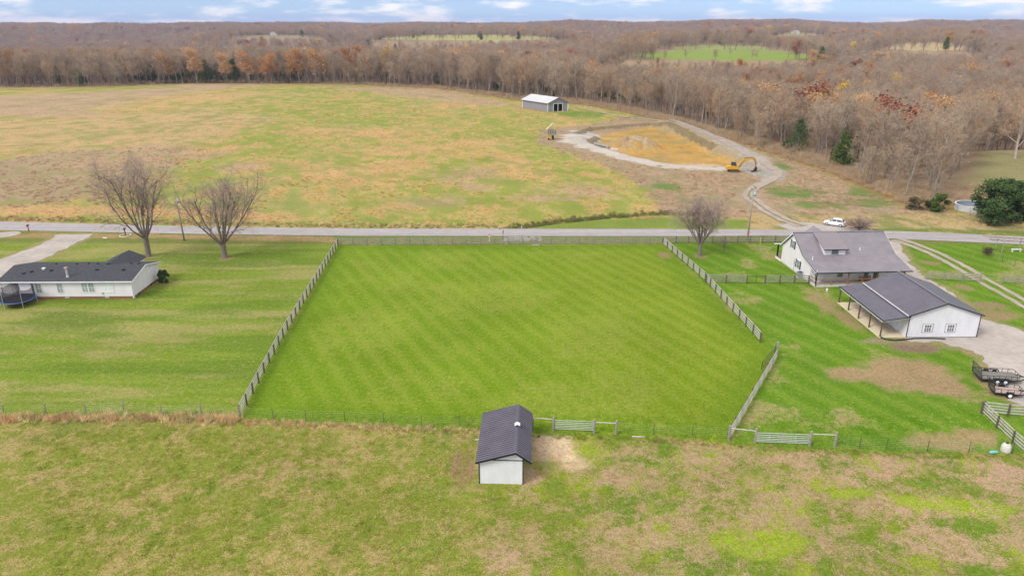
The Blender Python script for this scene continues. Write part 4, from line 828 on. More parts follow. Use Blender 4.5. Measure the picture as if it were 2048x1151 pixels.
def mailbox(x, y, label, colp, colb, h=1.15):
    t = thing('mailbox', label, 'mailbox', (x, y, 0), 0, 'mailboxes beside the road')
    mb = MB(); mb.box(-.07,.07,-.07,.07,0,h); mb.build('post', mk(label[:5]+'_mailbox_post', colp, .8), t)
    pr = [(-.13,h),(.13,h),(.13,h+.14),(.09,h+.23),(0,h+.27),(-.09,h+.23),(-.13,h+.14)]
    mb = MB(); mb.prism(pr, 'y', -.32, .3); bx_ = mb.build('box', mk(label[:5]+'_mailbox', colb, .5), t)
    mb = MB(); mb.box(.131,.15,-.05,.0,h+.1,h+.32); mb.build('flag', M_red, bx_)
mailbox(*at(58,463), 'brown mailbox on a reddish wooden post at the far left roadside', (.26,.09,.05), (.10,.04,.03))
mailbox(*at(251,470), 'black mailbox on a black post in a round kerbed bed by the bare tree', (.03,.03,.03), (.02,.02,.02))
def kerb_ring():
    mb = MB(); k = 20; x, y = at(251,471.5); mb.tube([(x+1.0*math.cos(2*math.pi*i/k), y+1.0*math.sin(2*math.pi*i/k), .09) for i in range(k+1)], .10, 6, False)
    tag(mb.build('flower_bed_edging', M_conc), 'round stone edging on the ground below the black mailbox', 'edging')
kerb_ring()
def marker(u, v, h, label, col, capc=None, r=.06, name='marker_post'):
    x, y = at(u, v); t = thing(name, label, 'marker', (x, y, hz(x, y)))
    mb = MB(); mb.tube([(0,0,0),(0,0,h)], r, 8); mb.build('shaft', mk(name+'_paint', col, .6), t)
    if capc: mb = MB(); mb.tube([(0,0,h),(0,0,h+.28),(0,0,h+.36)], [r*1.35,r*1.3,r*.5], 8); mb.build('cap', mk(name+'_cap', capc, .6), t)
marker(979,483,1.25,'white marker post with orange top standing behind the board fence near the rocks',(.80,.78,.74),(.75,.22,.05),.09)
marker(1043,457,.75,'short white marker stake on the far road verge',(.80,.78,.74),r=.05)
marker(1520,488,1.25,'slim yellow guy wire guard beside the utility pole with crossarm',(.62,.72,.05),r=.04,name='guy_guard')
marker(1743,461,.5,'tiny white stake at the roadside beside the bare roundish shrub',(.80,.80,.80),r=.06)
def sign():
    x, y = at(1006,481); t = thing('road_sign', 'narrow dark road sign on a post seen edge on above the rocks', 'sign', (x, y, 0), R(80))
    mb = MB(); mb.box(-.03,.03,-.03,.03,0,2.0); mb.build('post', M_steeldk, t)
    mb = MB(); mb.box(-.3,.3,-.05,-.035,1.35,2.05); mb.build('sign_panel', M_steeldk, t)
sign()
def small_caps():
    x, y = at(1653.5,582); t = thing('vent_cap', 'small white cap standing on the lawn behind the farmhouse porch', 'cap', (x, y, 0)); mb = MB(); mb.tube([(0,0,0),(0,0,.32),(0,0,.38)], [.11,.11,.06], 10); mb.build('pipe', M_trimw, t); mb = MB(); mb.tube([(0,0,.30),(0,0,.42)], [.15,.13], 10); mb.build('lid', M_trimw, t)
    x, y = at(212,477); mb = MB(); mb.tube([(x-.5,y,.14),(x+.35,y-.2,.14)], [.16,.16], 10); tag(mb.build('culvert_pipe', M_conc), 'short pale culvert pipe end lying in the brown verge', 'pipe')
    x, y = at(1987,906); mb = MB(); mb.tube([(x-.42,y,.11),(x-.3,y,.13),(x+.3,y,.13),(x+.42,y,.11)], [.05,.14,.14,.06], 10); tag(mb.build('plastic_tub', mk('turquoise_plastic', (.16,.55,.58), .5), None, True), 'small turquoise plastic tub lying by the wire fence at lower right', 'tub')
    x, y = at(1064.5,487); mb = MB(); 
    x, y = at(1072,490); mb.box(x-.65,x+.65,y-.22,y+.22,0,.12); tag(mb.build('stone_slab', M_rock), 'flat pale stone slab lying inside the paddock below the rocks', 'slab')
    x, y = at(962,880); mb = MB(); mb.bar((x-.6,y,.06),(x+.4,y+.1,.05), .12, .06); tag(mb.build('plank', M_woodl), 'pale plank lying in the grass left of the horse shed', 'plank')
    x, y = at(1280,873); mb = MB(); mb.bar((x-.8,y,.06),(x+.5,y-.1,.05), .14, .07); tag(mb.build('plank', M_woodl), 'pale plank lying in the grass right of the six bar gate', 'plank')
    for u_, v_, L_, lb in ((1335,475,1.2,None),):
        pass
small_caps()
def tote():
    x, y = at(2017,908); t = thing('water_tank', 'squat off-white water tank behind a thin steel post by the pale fence', 'tank', (x, y+.5, 0))
    mb = MB(); m = mk('off_white_plastic', (.66,.64,.58), .6, .15, 1.5); mb.tube([(0,0,0),(0,0,.08),(0,0,.62),(0,0,.82),(0,0,.9)], [.40,.43,.41,.30,.12], 18); mb.build('shell', m, t, True)
    mb = MB(); mb.tube([(0,0,.88),(0,0,.95)], [.14,.13], 12); mb.build('lid', M_trimk, t)
tote()
rnd = random.Random(4)
def rock_mesh(seed, n_=2):
    bm = bmesh.new(); bmesh.ops.create_icosphere(bm, subdivisions=n_-1, radius=1); r_ = random.Random(seed)
    for v in bm.verts: v.co *= r_.uniform(.7, 1.15); v.co.z *= .65
    me = bpy.data.meshes.new('rock'); bm.to_mesh(me); bm.free(); me.materials.append(M_rock); return me
RK = [rock_mesh(i) for i in range(4)]
# ------------------------------------------------------------------ vehicles
def hatchback():
    a = math.atan2(140.9-139.4, 63.0-65.2); t = thing('parked_car', 'white hatchback car parked where the gravel track meets the road', 'car', (64.35, 140.25, 0.03), a)   # +x is forward
    paint = mk('white_car_paint', (.82,.83,.86), .25, .02, 1, spec=.6)
    sec = [(-2.0,.42,.80,.70),(-1.95,.30,.98,.80),(-1.4,.22,1.0,.86),(-.6,.20,.98,.88),(.5,.20,.95,.88),(1.2,.22,.90,.86),(1.75,.28,.76,.80),(2.05,.38,.60,.66)]
    mb = MB(); k = 10; vs = []
    for x, z0_, z1_, w in sec:
        for (yy, zz) in ((-w*.9,z0_),(-w,z0_+.12),(-w,z0_+(z1_-z0_)*.6),(-w*.93,z1_-.04),(-w*.7,z1_),(w*.7,z1_),(w*.93,z1_-.04),(w,z0_+(z1_-z0_)*.6),(w,z0_+.12),(w*.9,z0_)): vs.append((x,yy,zz))
    fs = [(i*k+j, i*k+(j+1) % k, (i+1)*k+(j+1) % k, (i+1)*k+j) for i in range(len(sec)-1) for j in range(k)]+[tuple(range(k))[::-1], tuple((len(sec)-1)*k+j for j in range(k))]
    mb.add(vs, fs); mb.build('body', paint, t, True)
    # cabin: glass house with painted roof
    cs = [(-1.75,.96,.72,.96,.72),(-1.35,.96,.78,1.38,.60),(-.5,.95,.80,1.46,.62),(.3,.93,.80,1.42,.60),(1.15,.90,.76,.91,.74)]
    mb = MB(); vs = []
    for x, zb, wb, zt, wt in cs: vs += [(x,-wb,zb-.02),(x,-wt,zt-.04),(x,-wt*.8,zt),(x,wt*.8,zt),(x,wt,zt-.04),(x,wb,zb-.02)]
    fs = [(i*6+j, i*6+j+1, (i+1)*6+j+1, (i+1)*6+j) for i in range(4) for j in range(5)]
    mb.add(vs, fs); mb.build('windows', M_glass, t)
    mb = MB(); vs = []
    for x, zb, wb, zt, wt in cs[1:4]: vs += [(x,-wt-.02,zt-.05),(x,-wt*.8,zt+.025),(x,wt*.8,zt+.025),(x,wt+.02,zt-.05)]
    mb.add(vs, [(i*4+j, i*4+j+1, (i+1)*4+j+1, (i+1)*4+j) for i in range(2) for j in range(3)])
    for s_ in (-1, 1):
        for (x0, x1) in ((-1.35,-1.62),(-.45,-.40),(.3,1.15),(.45,.42)):
            i0 = np.interp(x0, [c[0] for c in cs], [c[3] for c in cs]); w0 = np.interp(x0, [c[0] for c in cs], [c[4] for c in cs]); w1 = np.interp(x1, [c[0] for c in cs], [c[2] for c in cs])
            mb.bar((x0, s_*(w0+.01), i0-.04), (x1, s_*(w1+.01), .94), .09 if x0 > -1 else .2, .03)
    mb.build('roof', paint, t)
    for x in (-1.25, 1.3):
        for s_ in (-1, 1):
            mb = MB(); mb.tube([(x,s_*.70,.32),(x,s_*.89,.32)], .32, 20); w = mb.build('wheel', M_rubber, t); mb = MB(); mb.tube([(x,s_*.88,.32),(x,s_*.905,.32)], .21, 12); mb.build('rim', M_galv, w)
    for s_ in (-1, 1):
        mb = MB(); mb.box(-2.0,-1.72,*sorted((s_*.52,s_*.84)),.72,.86); mb.build('tail_light', M_red, t)
        mb = MB(); mb.box(1.78,2.0,*sorted((s_*.45,s_*.72)),.56,.68); mb.build('headlight', M_galv, t)
        mb = MB(); mb.box(.75,.95,*sorted((s_*.84,s_*1.0)),.93,1.06); mb.build('mirror', paint, t)
hatchback()
def trailer(label, o, ang, L_, Wd, deckm, double, zd=.55, gate=1.35):
    t = thing('utility_trailer', label, 'trailer', (o[0], o[1], 0), ang, 'flat utility trailers on the gravel')     # x from ramp end to tongue
    mb = MB(); mb.box(0,L_,-Wd/2,Wd/2,zd-.04,zd); mb.build('deck', deckm, t)
    mb = MB()
    for s_ in (-1,1): mb.bar((0,s_*(Wd/2+.03),zd-.07),(L_,s_*(Wd/2+.03),zd-.07), .06, .12)
    mb.bar((0,-Wd/2,zd-.08),(0,Wd/2,zd-.08), .06,.12); mb.bar((L_,-Wd/2,zd-.08),(L_,Wd/2,zd-.08), .06,.12)
    for s_ in (-1,1): mb.bar((L_-.1,s_*(Wd/2-.1),zd-.1),(L_+1.25,0,zd-.12), .08,.1)
    mb.build('frame', M_steeldk, t)
    h = .42
    for s_ in (-1,1):
        mb = MB(); y = s_*(Wd/2+.03); mb.tube([(0,y,zd+h),(L_-.5,y,zd+h),(L_-.05,y*.94,zd+h)], .03, 6)
        for i in range(int(L_/.62)+1): x = min(L_, i*.62+.02); mb.bar((x,y,zd),(x,y,zd+h), .04)
        mb.build('side_rail', M_steeldk, t)
    mb = MB(); mb.tube([(L_,-Wd/2,zd+h),(L_,Wd/2,zd+h)], .03, 6)
    for i in range(1,4): mb.bar((L_,-Wd/2+Wd*i/4,zd),(L_,-Wd/2+Wd*i/4,zd+h), .04)
    mb.build('front_rail', M_steeldk, t)
    mb = MB(); g = lambda y, z: (-.02-.12*z, y, zd-.1+z)
    for z in (0,gate*.5,gate): mb.tube([g(-Wd/2,z),g(Wd/2,z)], .03, 6)
    for i in range(7): y = -Wd/2+Wd*i/6; mb.bar(g(y,0),g(y,gate), .04 if 0 < i < 6 else .06)
    for i in range(1,12): mb.tube([g(-Wd/2,gate*i/12),g(Wd/2,gate*i/12)], .010, 4, False)
    mb.build('ramp_gate', M_steeldk, t)
    axles = (L_*.48-.42, L_*.48+.42) if double else (L_*.52,)
    for s_ in (-1,1):
        y0_, y1_ = sorted((s_*(Wd/2+.10), s_*(Wd/2+.31)))
        mb = MB(); a0, a1 = axles[0]-.42, axles[-1]+.42; mb.prism([(a0-.05,zd-.1),(a0+.1,zd+.22),(a1-.1,zd+.22),(a1+.05,zd-.1),(a1,zd-.1),(a1-.13,zd+.18),(a0+.13,zd+.18),(a0,zd-.1)], 'y', y0_, y1_); mb.build('fender', M_steeldk, t)
        for x in axles:
            mb = MB(); mb.tube([(x,y0_,.33),(x,y1_-.0,.33)], .33, 20); w = mb.build('wheel', M_rubber, t); yy = y1_ if s_ > 0 else y0_
            mb = MB(); mb.tube([(x,yy-.01*s_,.33),(x,yy+.015*s_,.33)], .19, 14); mb.build('rim', M_trimw, w)
    mb = MB(); mb.tube([(L_+1.0,0,0),(L_+1.0,0,zd+.1)], .045, 8); mb.build('jack', M_galv, t)
trailer('larger black flat trailer with grey deck and tall mesh ramp gate', (52.75,73.9), R(-7), 4.25, 2.0, mk('grey_deck', (.20,.185,.165), .85, .1, 1.2), True)
trailer('smaller black single axle trailer with pinkish deck in front of the larger trailer', (52.35,70.55), R(-12), 2.8, 1.5, mk('pinkish_deck', (.42,.31,.27), .8, .25, 1.5), False, .5, 1.15)
def excavator():
    x, y = at(1476,343.5); t = thing('excavator', 'yellow tracked excavator with arched boom standing on the track side of the dug pond', 'excavator', (x-1.2, y, hz(x-1.2, y)), R(-4)); k = .78; t.scale = (k,k,k)
    for s_ in (-1,1):
        pr = [(-1.9,.45),(-1.75,.12),(-1.4,0),(1.4,0),(1.75,.12),(1.9,.45),(1.7,.72),(1.35,.82),(-1.35,.82),(-1.7,.72)]
        mb = MB(); mb.prism(pr, 'y', *sorted((s_*.75, s_*1.3))); tr = mb.build('crawler_track', M_steeldk, t)
        for i in range(5): mb = MB(); mb.tube([(-1.4+i*.7, s_*1.28, .36),(-1.4+i*.7, s_*1.34, .36)], .25, 10); mb.build('roller', mk('rusty_roller', (.30,.20,.10), .8), tr)
    mb = MB(); mb.box(-.9,.9,-.75,.75,.55,1.0); mb.build('undercarriage', M_steeldk, t)
    mb = MB(); mb.prism([(-2.5,1.05),(1.55,1.05),(1.6,1.6),(.2,2.0),(-1.2,2.15),(-2.3,2.1),(-2.6,1.8)], 'y', -1.3, 1.3); mb.build('house', M_yel, t)
    mb = MB(); mb.prism([(-2.75,1.0),(-2.2,1.0),(-2.2,1.95),(-2.7,1.85)], 'y', -1.25, 1.25); mb.build('counterweight', M_yel, t)
    mb = MB(); mb.prism([(-.9,1.9),(.75,1.7),(.95,2.2),(.55,3.1),(-.8,3.15)], 'y', .25, 1.28); cb = mb.build('cab', M_glass, t)
    mb = MB(); mb.prism([(-.95,3.1),(.6,3.08),(.6,3.2),(-.95,3.24)], 'y', .2, 1.32)
    for xx, zz in ((-.88,1.9),(.0,1.9)): mb.box(xx-.05,xx+.05,.22,.3,zz,3.1)
    mb.build('cab_frame', M_steeldk, cb)
    def limb(P, w, h0, name, m):
        mb = MB(); vs = []; n_ = len(P)
        for i, (xx, zz, hh) in enumerate(P):
            d = Vector((P[min(i+1,n_-1)][0]-P[max(i-1,0)][0], P[min(i+1,n_-1)][1]-P[max(i-1,0)][1])).normalized(); nx_, nz_ = -d.y, d.x
            for yy, s_ in ((-w/2,-1),(w/2,-1),(w/2,1),(-w/2,1)): vs.append((xx+nx_*hh*s_/2, yy-.35, zz+nz_*hh*s_/2))
        mb.add(vs, [(i*4+j, i*4+(j+1) % 4, (i+1)*4+(j+1) % 4, (i+1)*4+j) for i in range(n_-1) for j in range(4)]+[(3,2,1,0), tuple((n_-1)*4+j for j in range(4))]); return mb.build(name, m, t)
    bm_ = limb([(1.0,1.6,.55),(2.2,3.4,.65),(3.2,4.35,.75),(4.3,4.55,.6),(6.3,4.55,.42)], .42, 0, 'boom', M_yel)
    limb([(5.9,5.05,.30),(6.6,4.6,.55),(7.0,3.4,.42),(7.25,1.9,.28)], .36, 0, 'stick', mk('dark_worn_yellow', (.30,.19,.05), .6))
    limb([(3.0,4.9,.16),(5.9,5.1,.14)], .16, 0, 'stick_cylinder', M_steeldk)
    for s_ in (-.3,.3): mb = MB(); mb.tube([(1.4,s_-.35,1.5),(3.1,s_-.35,4.0)], .09, 8); mb.build('boom_cylinder', M_steeldk, t)
    limb([(6.9,4.2,.14),(7.6,2.6,.12)], .14, 0, 'bucket_cylinder', M_steeldk)
    mb = MB(); mb.prism([(7.4,2.1),(7.7,1.5),(7.6,.7),(6.9,.15),(6.1,.2),(5.7,.45),(6.3,.5),(6.9,1.0),(7.1,1.8)], 'y', -.85, .15); b2 = mb.build('bucket', M_steeldk, t)
    mb = MB()
    for i in range(4): mb.bar((5.9,-.75+i*.27,.33),(5.45,-.75+i*.27,.42), .09)
    mb.build('bucket_teeth', M_galv, b2)
excavator()
def screener():
    x, y = at(1097,279); t = thing('screening_machine', 'small yellow and black machine with a tilted pale chute left of the pond', 'machine', (x, y, hz(x, y)), 0); t.scale = (.8,.8,.8)
    mb = MB(); mb.box(-.4,1.3,-.9,.9,.5,1.9); mb.build('engine_box', M_yel, t); mb = MB(); mb.box(1.3,2.3,-.8,.8,.6,1.9); mb.build('black_panel', M_steeldk, t)
    mb = MB(); mb.box(-.6,2.6,-1,1,1.95,2.15); mb.box(-.6,2.6,-1,1,.35,.5); mb.build('chassis', mk('pale_frame', (.50,.44,.34), .7), t)
    mb = MB(); mb.prism([(-.3,2.15),(3.0,2.15),(3.5,2.9),(2.6,4.0),(.4,4.3),(-.3,3.4)], 'y', -.9, .9); mb.build('hopper', mk('grey_green_hopper', (.30,.29,.22), .7, .35, 1.2), t)
    for i in range(4): mb = MB(); mb.bar((-.2+i*1.0,-.95,2.15),(-.2+i*1.0,-.95,4.2), .14); mb.build('strut', M_steeldk, t)
    mb = MB(); mb.slab((-.9,-.9,4.3),(-.9,.9,4.3),(1.9,.9,6.9),(1.9,-.9,6.9), .2); mb.bar((1.9,-.9,6.8),(2.6,-.9,4.2),.12); mb.build('tilted_chute', mk('cream_chute', (.66,.60,.46), .7), t)
    mb = MB(); mb.bar((-.2,0,4.4),(4.2,0,4.2), .18); mb.build('boom', mk('rusty_boom', (.45,.26,.14), .8), t)
    for xx in (0,2.0):
        for s_ in (-1,1): mb = MB(); mb.tube([(xx,s_*.8,.4),(xx,s_*1.05,.4)], .4, 12); mb.build('wheel', M_rubber, t)
screener()
def pond_things():
    x, y = at(1204,292); x2, y2 = at(1219,296.5); z = hz(x, y)+.45
    mb = MB(); mb.tube([(x-2.2,y+2.0,z+.2),((x+x2)/2,(y+y2)/2,z+.05),(x2-.3,y2,z)], [.42,.42,.40], 8); tag(mb.build('log', M_wood), 'long brown log lying on the near side of the orange pond bed', 'log')
    mb = MB(); zz = hz(x2+1, y2-.5); pr = [(x2-.2,y2+.6),(x2+1.2,y2+1.2),(x2+3.0,y2+.2),(x2+2.6,y2-1.6),(x2+.9,y2-1.3)]
    mb.prism(pr, 'z', zz+.1, zz+1.0); tag(mb.build('concrete_block', mk('pinkish_concrete', (.58,.47,.40), .9, .12, 1)), 'pale concrete block at the end of the log in the pond bed', 'block')
pond_things()
# swimming pool, van and building behind the bush
def pool():
    t = thing('swimming_pool', 'round above ground pool with grey blue liner, drained, behind the rusty posts', 'pool', (99.6, 153.2, 0)); r = 3.4; n_ = 40
    def ring(rr, z): return [(rr*math.cos(2*math.pi*i/n_), rr*math.sin(2*math.pi*i/n_), z) for i in range(n_)]
    q = lambda k: [(k*n_+i, k*n_+(i+1) % n_, (k+1)*n_+(i+1) % n_, (k+1)*n_+i) for i in range(n_)]
    mb = MB(); mb.add(ring(r,0)+ring(r,1.25), q(0)); mb.build('wall', mk('patterned_pool_wall', (.66,.62,.60), .6, scale=.8, col2=(.36,.40,.52)), t)
    mb = MB(); mb.add(ring(r-.06,.06)+ring(r-.06,1.25), q(0)); mb.build('liner', mk('blue_grey_liner', (.22,.28,.34), .5), t)
    mb = MB(); mb.add(ring(r-.08,.10), [tuple(range(n_))]); mb.build('floor', mk('pale_pool_floor', (.50,.48,.46), .8), t)
    mb = MB(); mb.add(ring(r-.14,1.27)+ring(r+.08,1.29)+ring(r+.08,1.2), q(0)+q(1)); mb.build('rim', M_trimw, t)
pool()
def white_van():
    t = thing('white_van', 'white van mostly hidden behind the big dark evergreen bush', 'van', (112.5, 158.5, 0), R(15)); m = mk('white_van_paint', (.80,.82,.88), .35)
    mb = MB(); mb.prism([(-2.6,.4),(2.6,.4),(2.65,1.1),(1.9,1.35),(1.3,2.1),(-2.5,2.2),(-2.65,1.2)], 'y', -1, 1); mb.build('body', m, t)
    for s_ in (-1,1):
        mb = MB(); mb.prism([(-2.2,1.4),(1.5,1.4),(1.15,1.95),(-2.2,2.0)], 'y', *sorted((s_*1.0, s_*1.012))); mb.build('side_windows', M_glass, t)
        for x in (-1.7,1.7): mb = MB(); mb.tube([(x,s_*.8,.36),(x,s_*1.02,.36)], .36, 16); mb.build('wheel', M_rubber, t)
    mb = MB(); mb.slab((1.93,-.85,1.37),(1.93,.85,1.37),(1.36,.8,2.06),(1.36,-.8,2.06), -.02); mb.build('windscreen', M_glass, t)
white_van()
def far_house(u, v, D, label, w=16):
    x = (u-1024)/F*(_c*D+ (CAMH-20)*_s); z = float(hz(x, D)); t = thing('far_house', label, 'house', (x, D, z), 0, 'white houses far away among the woods')
    mb = MB(); mb.prism([(-4,0),(4,0),(4,4.2),(0,6.5),(-4,4.2)], 'x', -w/2, w/2); mb.build('wall', mk('far_white_wall', (.80,.80,.82), .7), t)
    mb = MB(); mb.slab((-w/2-.5,-4.5,4.0),(w/2+.5,-4.5,4.0),(w/2+.5,0,6.7),(-w/2-.5,0,6.7), .2); mb.slab((-w/2-.5,0,6.7),(w/2+.5,0,6.7),(w/2+.5,4.5,4.0),(-w/2-.5,4.5,4.0), .2); mb.build('roof', mk('far_pale_roof', (.62,.62,.66), .6), t)
far_house(546, 70, 1640, 'tiny white house on the small far meadow at the left', 15)
far_house(1528, 67, 1560, 'tiny white house among far trees above the green field, the left one', 14)
far_house(1590, 68, 1600, 'tiny white house among far trees above the green field, the right one', 16)
def water():
    x0, y0_ = at(1140,116,-5) ; D = 640; 
    mb = MB(); cx = (1168-1024)/F*(_c*D+40*_s)
water()
# garden arbour at the right edge
def arbour():
    t = thing('garden_arbour', 'weathered wooden arbour with rails at the right edge near the road', 'arbour', (*at(2003,506), 0), R(-6))
    for x in (0, 3.9): 
        for y in (0, 2.2): mb = MB(); mb.tube([(x,y,0),(x+.05,y,2.0)], .08, 6); mb.build('post', M_wood, t)
    for y in (0, 2.2): mb = MB(); mb.bar((-2.4,y+.3,2.35),(6.5,y,2.0), .12, .1); mb.build('beam', mk('reddish_grey_beam', (.28,.19,.15), .9), t)
    for i in range(7): mb = MB(); mb.bar((-.3+i*.9,-.3,2.17),(-.3+i*.9,2.6,2.17), .07, .07); mb.build('slat', M_wood, t)
    mb = MB(); k = 24; mb.tube([(-1.6+.75*math.cos(2*math.pi*i/k), .1, 2.9+.75*math.sin(2*math.pi*i/k)) for i in range(k+1)], .03, 5, False)
    for i in range(4): a = math.pi*i/4; mb.bar((-1.6+.73*math.cos(a), .1, 2.9+.73*math.sin(a)),(-1.6-.73*math.cos(a), .1, 2.9-.73*math.sin(a)), .025)
    mb.build('wagon_wheel', M_wood, t)
    s_ = thing('garden_bench', 'low white bench beside the weathered arbour', 'bench', (*at(2032,503), 0)); mb = MB(); mb.box(-.9,.9,-.2,.2,.4,.47); mb.build('seat', M_trimw, s_)
    for x in (-.7,.7): mb = MB(); mb.box(x-.05,x+.05,-.18,.18,0,.399); mb.build('leg', M_trimw, s_)
arbour()

# ------------------------------------------------------------------ trees
def rot_about(v, ax, a): return Matrix.Rotation(a, 3, ax) @ v
def tri(mb, p, q, w, rnd):
    d = q-p; s_ = d.cross(Vector((rnd.uniform(-1,1), rnd.uniform(-1,1), rnd.uniform(-1,1)))).normalized()*w*.5; mb.add([p-s_, p+s_, q], [(0,1,2)])
def grow(mt, mc, p, d, L_, r, lvl, rnd, cfg):
    """limb that wanders upward, tapers, and carries the next order of branches"""
    ns = 4 if lvl <= 1 else 3 if lvl == 2 else 2; pts = [p.copy()]; rad = [r]; up = cfg['up'][lvl]; wb = cfg['wob'][lvl]; end = cfg.get('taper', .45)
    for i in range(ns):
        d = (d+Vector((rnd.gauss(0, wb), rnd.gauss(0, wb), rnd.gauss(0, wb)*.6+up))).normalized(); p = p+d*(L_/ns); pts.append(p.copy()); rad.append(r*(1-(1-end)*(i+1)/ns))
    if lvl <= cfg['tube']: mt.tube(pts, rad, (7,5,4,3,3)[lvl], False)
    else:
        for i in range(ns):
            a, b_ = pts[i], pts[i+1]; s_ = (b_-a).cross(Vector((rnd.uniform(-1,1), rnd.uniform(-1,1), rnd.uniform(-.3,.3)))).normalized(); w0, w1 = rad[i], rad[i+1]
            mc.add([a-s_*w0, a+s_*w0, b_+s_*w1, b_-s_*w1], [(0,1,2,3)])
    if lvl == cfg['last']: return
    n_ = cfg['n'][lvl]; n_ = max(1, int(round(n_*rnd.uniform(.8, 1.2)))); a0 = rnd.uniform(0, 6.28)
    for k in range(n_):
        f = cfg['from'][lvl]+(1-cfg['from'][lvl])*((k+rnd.uniform(.2,.9))/n_); f = min(.999, f); i = min(ns-1, int(f*ns)); q = pts[i].lerp(pts[i+1], f*ns-i)
        dd = (pts[i+1]-pts[i]).normalized(); ax = dd.orthogonal().normalized(); ax = rot_about(ax, dd, a0+k*2.4+rnd.uniform(-.4,.4)); nd = rot_about(dd, ax, R(rnd.uniform(*cfg['ang'][lvl])))
        ll = L_*cfg['k'][lvl]*rnd.uniform(.7, 1.15)*(1.15-.5*f if lvl == 0 and cfg.get('round', True) else 1.1-.35*f)
        if lvl+1 == cfg['last']: tri(mc, q, q+(nd+Vector((0,0,cfg['up'][-1]))).normalized()*ll, cfg['tw'], rnd)
        else: grow(mt, mc, q, nd, ll, max(cfg.get('rmin', .012), r*cfg['rk'][lvl]*(1-.35*f)), lvl+1, rnd, cfg)
def norm_h(mbs, H):
    z = sorted(v[2] for m_ in mbs for v in m_.v); k = H/z[int(len(z)*.995)]
    for m_ in mbs: m_.v = [(x*k, y*k, z_*k) for x, y, z_ in m_.v]
WOOD = dict(up=[.02,.16,.12,.10,.08,.25], wob=[.05,.14,.2,.25,.25,.2], tube=2, last=5, n=[11,5,5,4,4], ang=[(30,58),(25,55),(25,60),(25,60),(20,55)], k=[.42,.55,.6,.6,.75], rk=[.42,.5,.5,.5,.5], tw=.05, rmin=.018)
WOOD['from'] = [.20,.2,.2,.2,.1]
def bare_proto(seed, H, **kw):
    rnd = random.Random(seed); c = dict(WOOD); c.update(kw); mt, mc = MB(), MB(); grow(mt, mc, Vector((0,0,-.3)), Vector((rnd.uniform(-.05,.05), rnd.uniform(-.05,.05), 1)), H*.72, c.get('r0', H*.011), 0, rnd, c)
    norm_h([mt, mc], H); return mt, mc
def leaves(mb, cx, cy, cz, rx, rz, n_, sz, rnd, shell=.55):
    for i in range(n_):
        while True:
            a = Vector((rnd.gauss(0,1), rnd.gauss(0,1), rnd.gauss(0,1)))
            if a.length > .1: break
        a.normalize(); a *= shell+(1-shell)*rnd.random()**.5; p = Vector((cx+a.x*rx, cy+a.y*rx, cz+a.z*rz)); u = Vector((rnd.uniform(-1,1), rnd.uniform(-1,1), rnd.uniform(-1,1))).normalized(); v = u.orthogonal().normalized(); s_ = sz*rnd.uniform(.6,1.3)
        mb.add([p-u*s_, p-v*s_*.6, p+u*s_, p+v*s_*.6], [(0,1,2,3)])
def leafy_proto(seed, H, nl=900, sz=.22, full=.75):
    mt, mc = bare_proto(seed, H, last=4, n=[8,5,4,3,3]); rnd = random.Random(seed); lf = MB(); tips = [v for v in mc.v if v[2] > H*.35]
    for i in range(nl):
        p = Vector(rnd.choice(tips))+Vector((rnd.gauss(0,.85), rnd.gauss(0,.85), rnd.gauss(0,.75))); u = Vector((rnd.uniform(-1,1), rnd.uniform(-1,1), rnd.uniform(-1,1))).normalized(); v = u.orthogonal().normalized(); s_ = sz*rnd.uniform(.6,1.4)
        lf.add([p-u*s_, p-v*s_*.7, p+u*s_, p+v*s_*.7], [(0,1,2,3)])
    lf.v = [v for v in lf.v]; return mt, mc, lf
def cedar_proto(seed, H, w, n_=2600, conic=.8, sz=.17):
    rnd = random.Random(seed); mt, mc = MB(), MB(); mt.tube([(0,0,-.2),(.05,0,H*.4),(0,.05,H*.92)], [H*.016,H*.012,.03], 6, False)
    cl = []
    for i in range(int(46)):
        f = rnd.random()**.85; z = H*(.10+.86*f); prof = (1-f)**conic*.95+.08; prof *= min(1, .45+f*3.5); a = rnd.uniform(0, 6.28); rr = w*prof*rnd.uniform(.45,1.0); cl.append((rr*math.cos(a), rr*math.sin(a), z, w*.34*(.5+prof)*rnd.uniform(.7,1.2)))
    for i in range(n_):
        cx, cy, cz, cr_ = rnd.choice(cl); p = Vector((cx+rnd.gauss(0,cr_*.5), cy+rnd.gauss(0,cr_*.5), cz+rnd.gauss(0,cr_*.55))); u = Vector((p.x*.4+rnd.uniform(-1,1), p.y*.4+rnd.uniform(-1,1), rnd.uniform(0,1.4))).normalized(); v = u.orthogonal().normalized(); s_ = sz*rnd.uniform(.6,1.4)
        mc.add([p-u*s_*1.3, p-v*s_*.5, p+u*s_*1.3, p+v*s_*.5], [(0,1,2,3)])
    return mt, mc
MT_wood = mat_rand('woodland_bark', [(.22,.175,.145),(.30,.25,.21),(.19,.145,.12),(.36,.32,.27),(.25,.20,.165)])
MT_twig = mat_rand('woodland_twigs', [(.38,.29,.205),(.48,.37,.26),(.33,.24,.165),(.48,.395,.305),(.50,.32,.185),(.34,.275,.21),(.43,.295,.185),(.51,.43,.345)])
MT_pale = mk('pale_sycamore_bark', (.52,.47,.40), .9, scale=.8, col2=(.36,.30,.25))
MT_orange = mat_rand('rust_orange_leaves', [(.48,.22,.075),(.52,.28,.09),(.42,.19,.08)]); MT_gold = mat_rand('yellow_leaves', [(.66,.44,.06),(.58,.38,.07)]); MT_redl = mat_rand('dark_red_leaves', [(.31,.115,.07),(.36,.15,.08)])
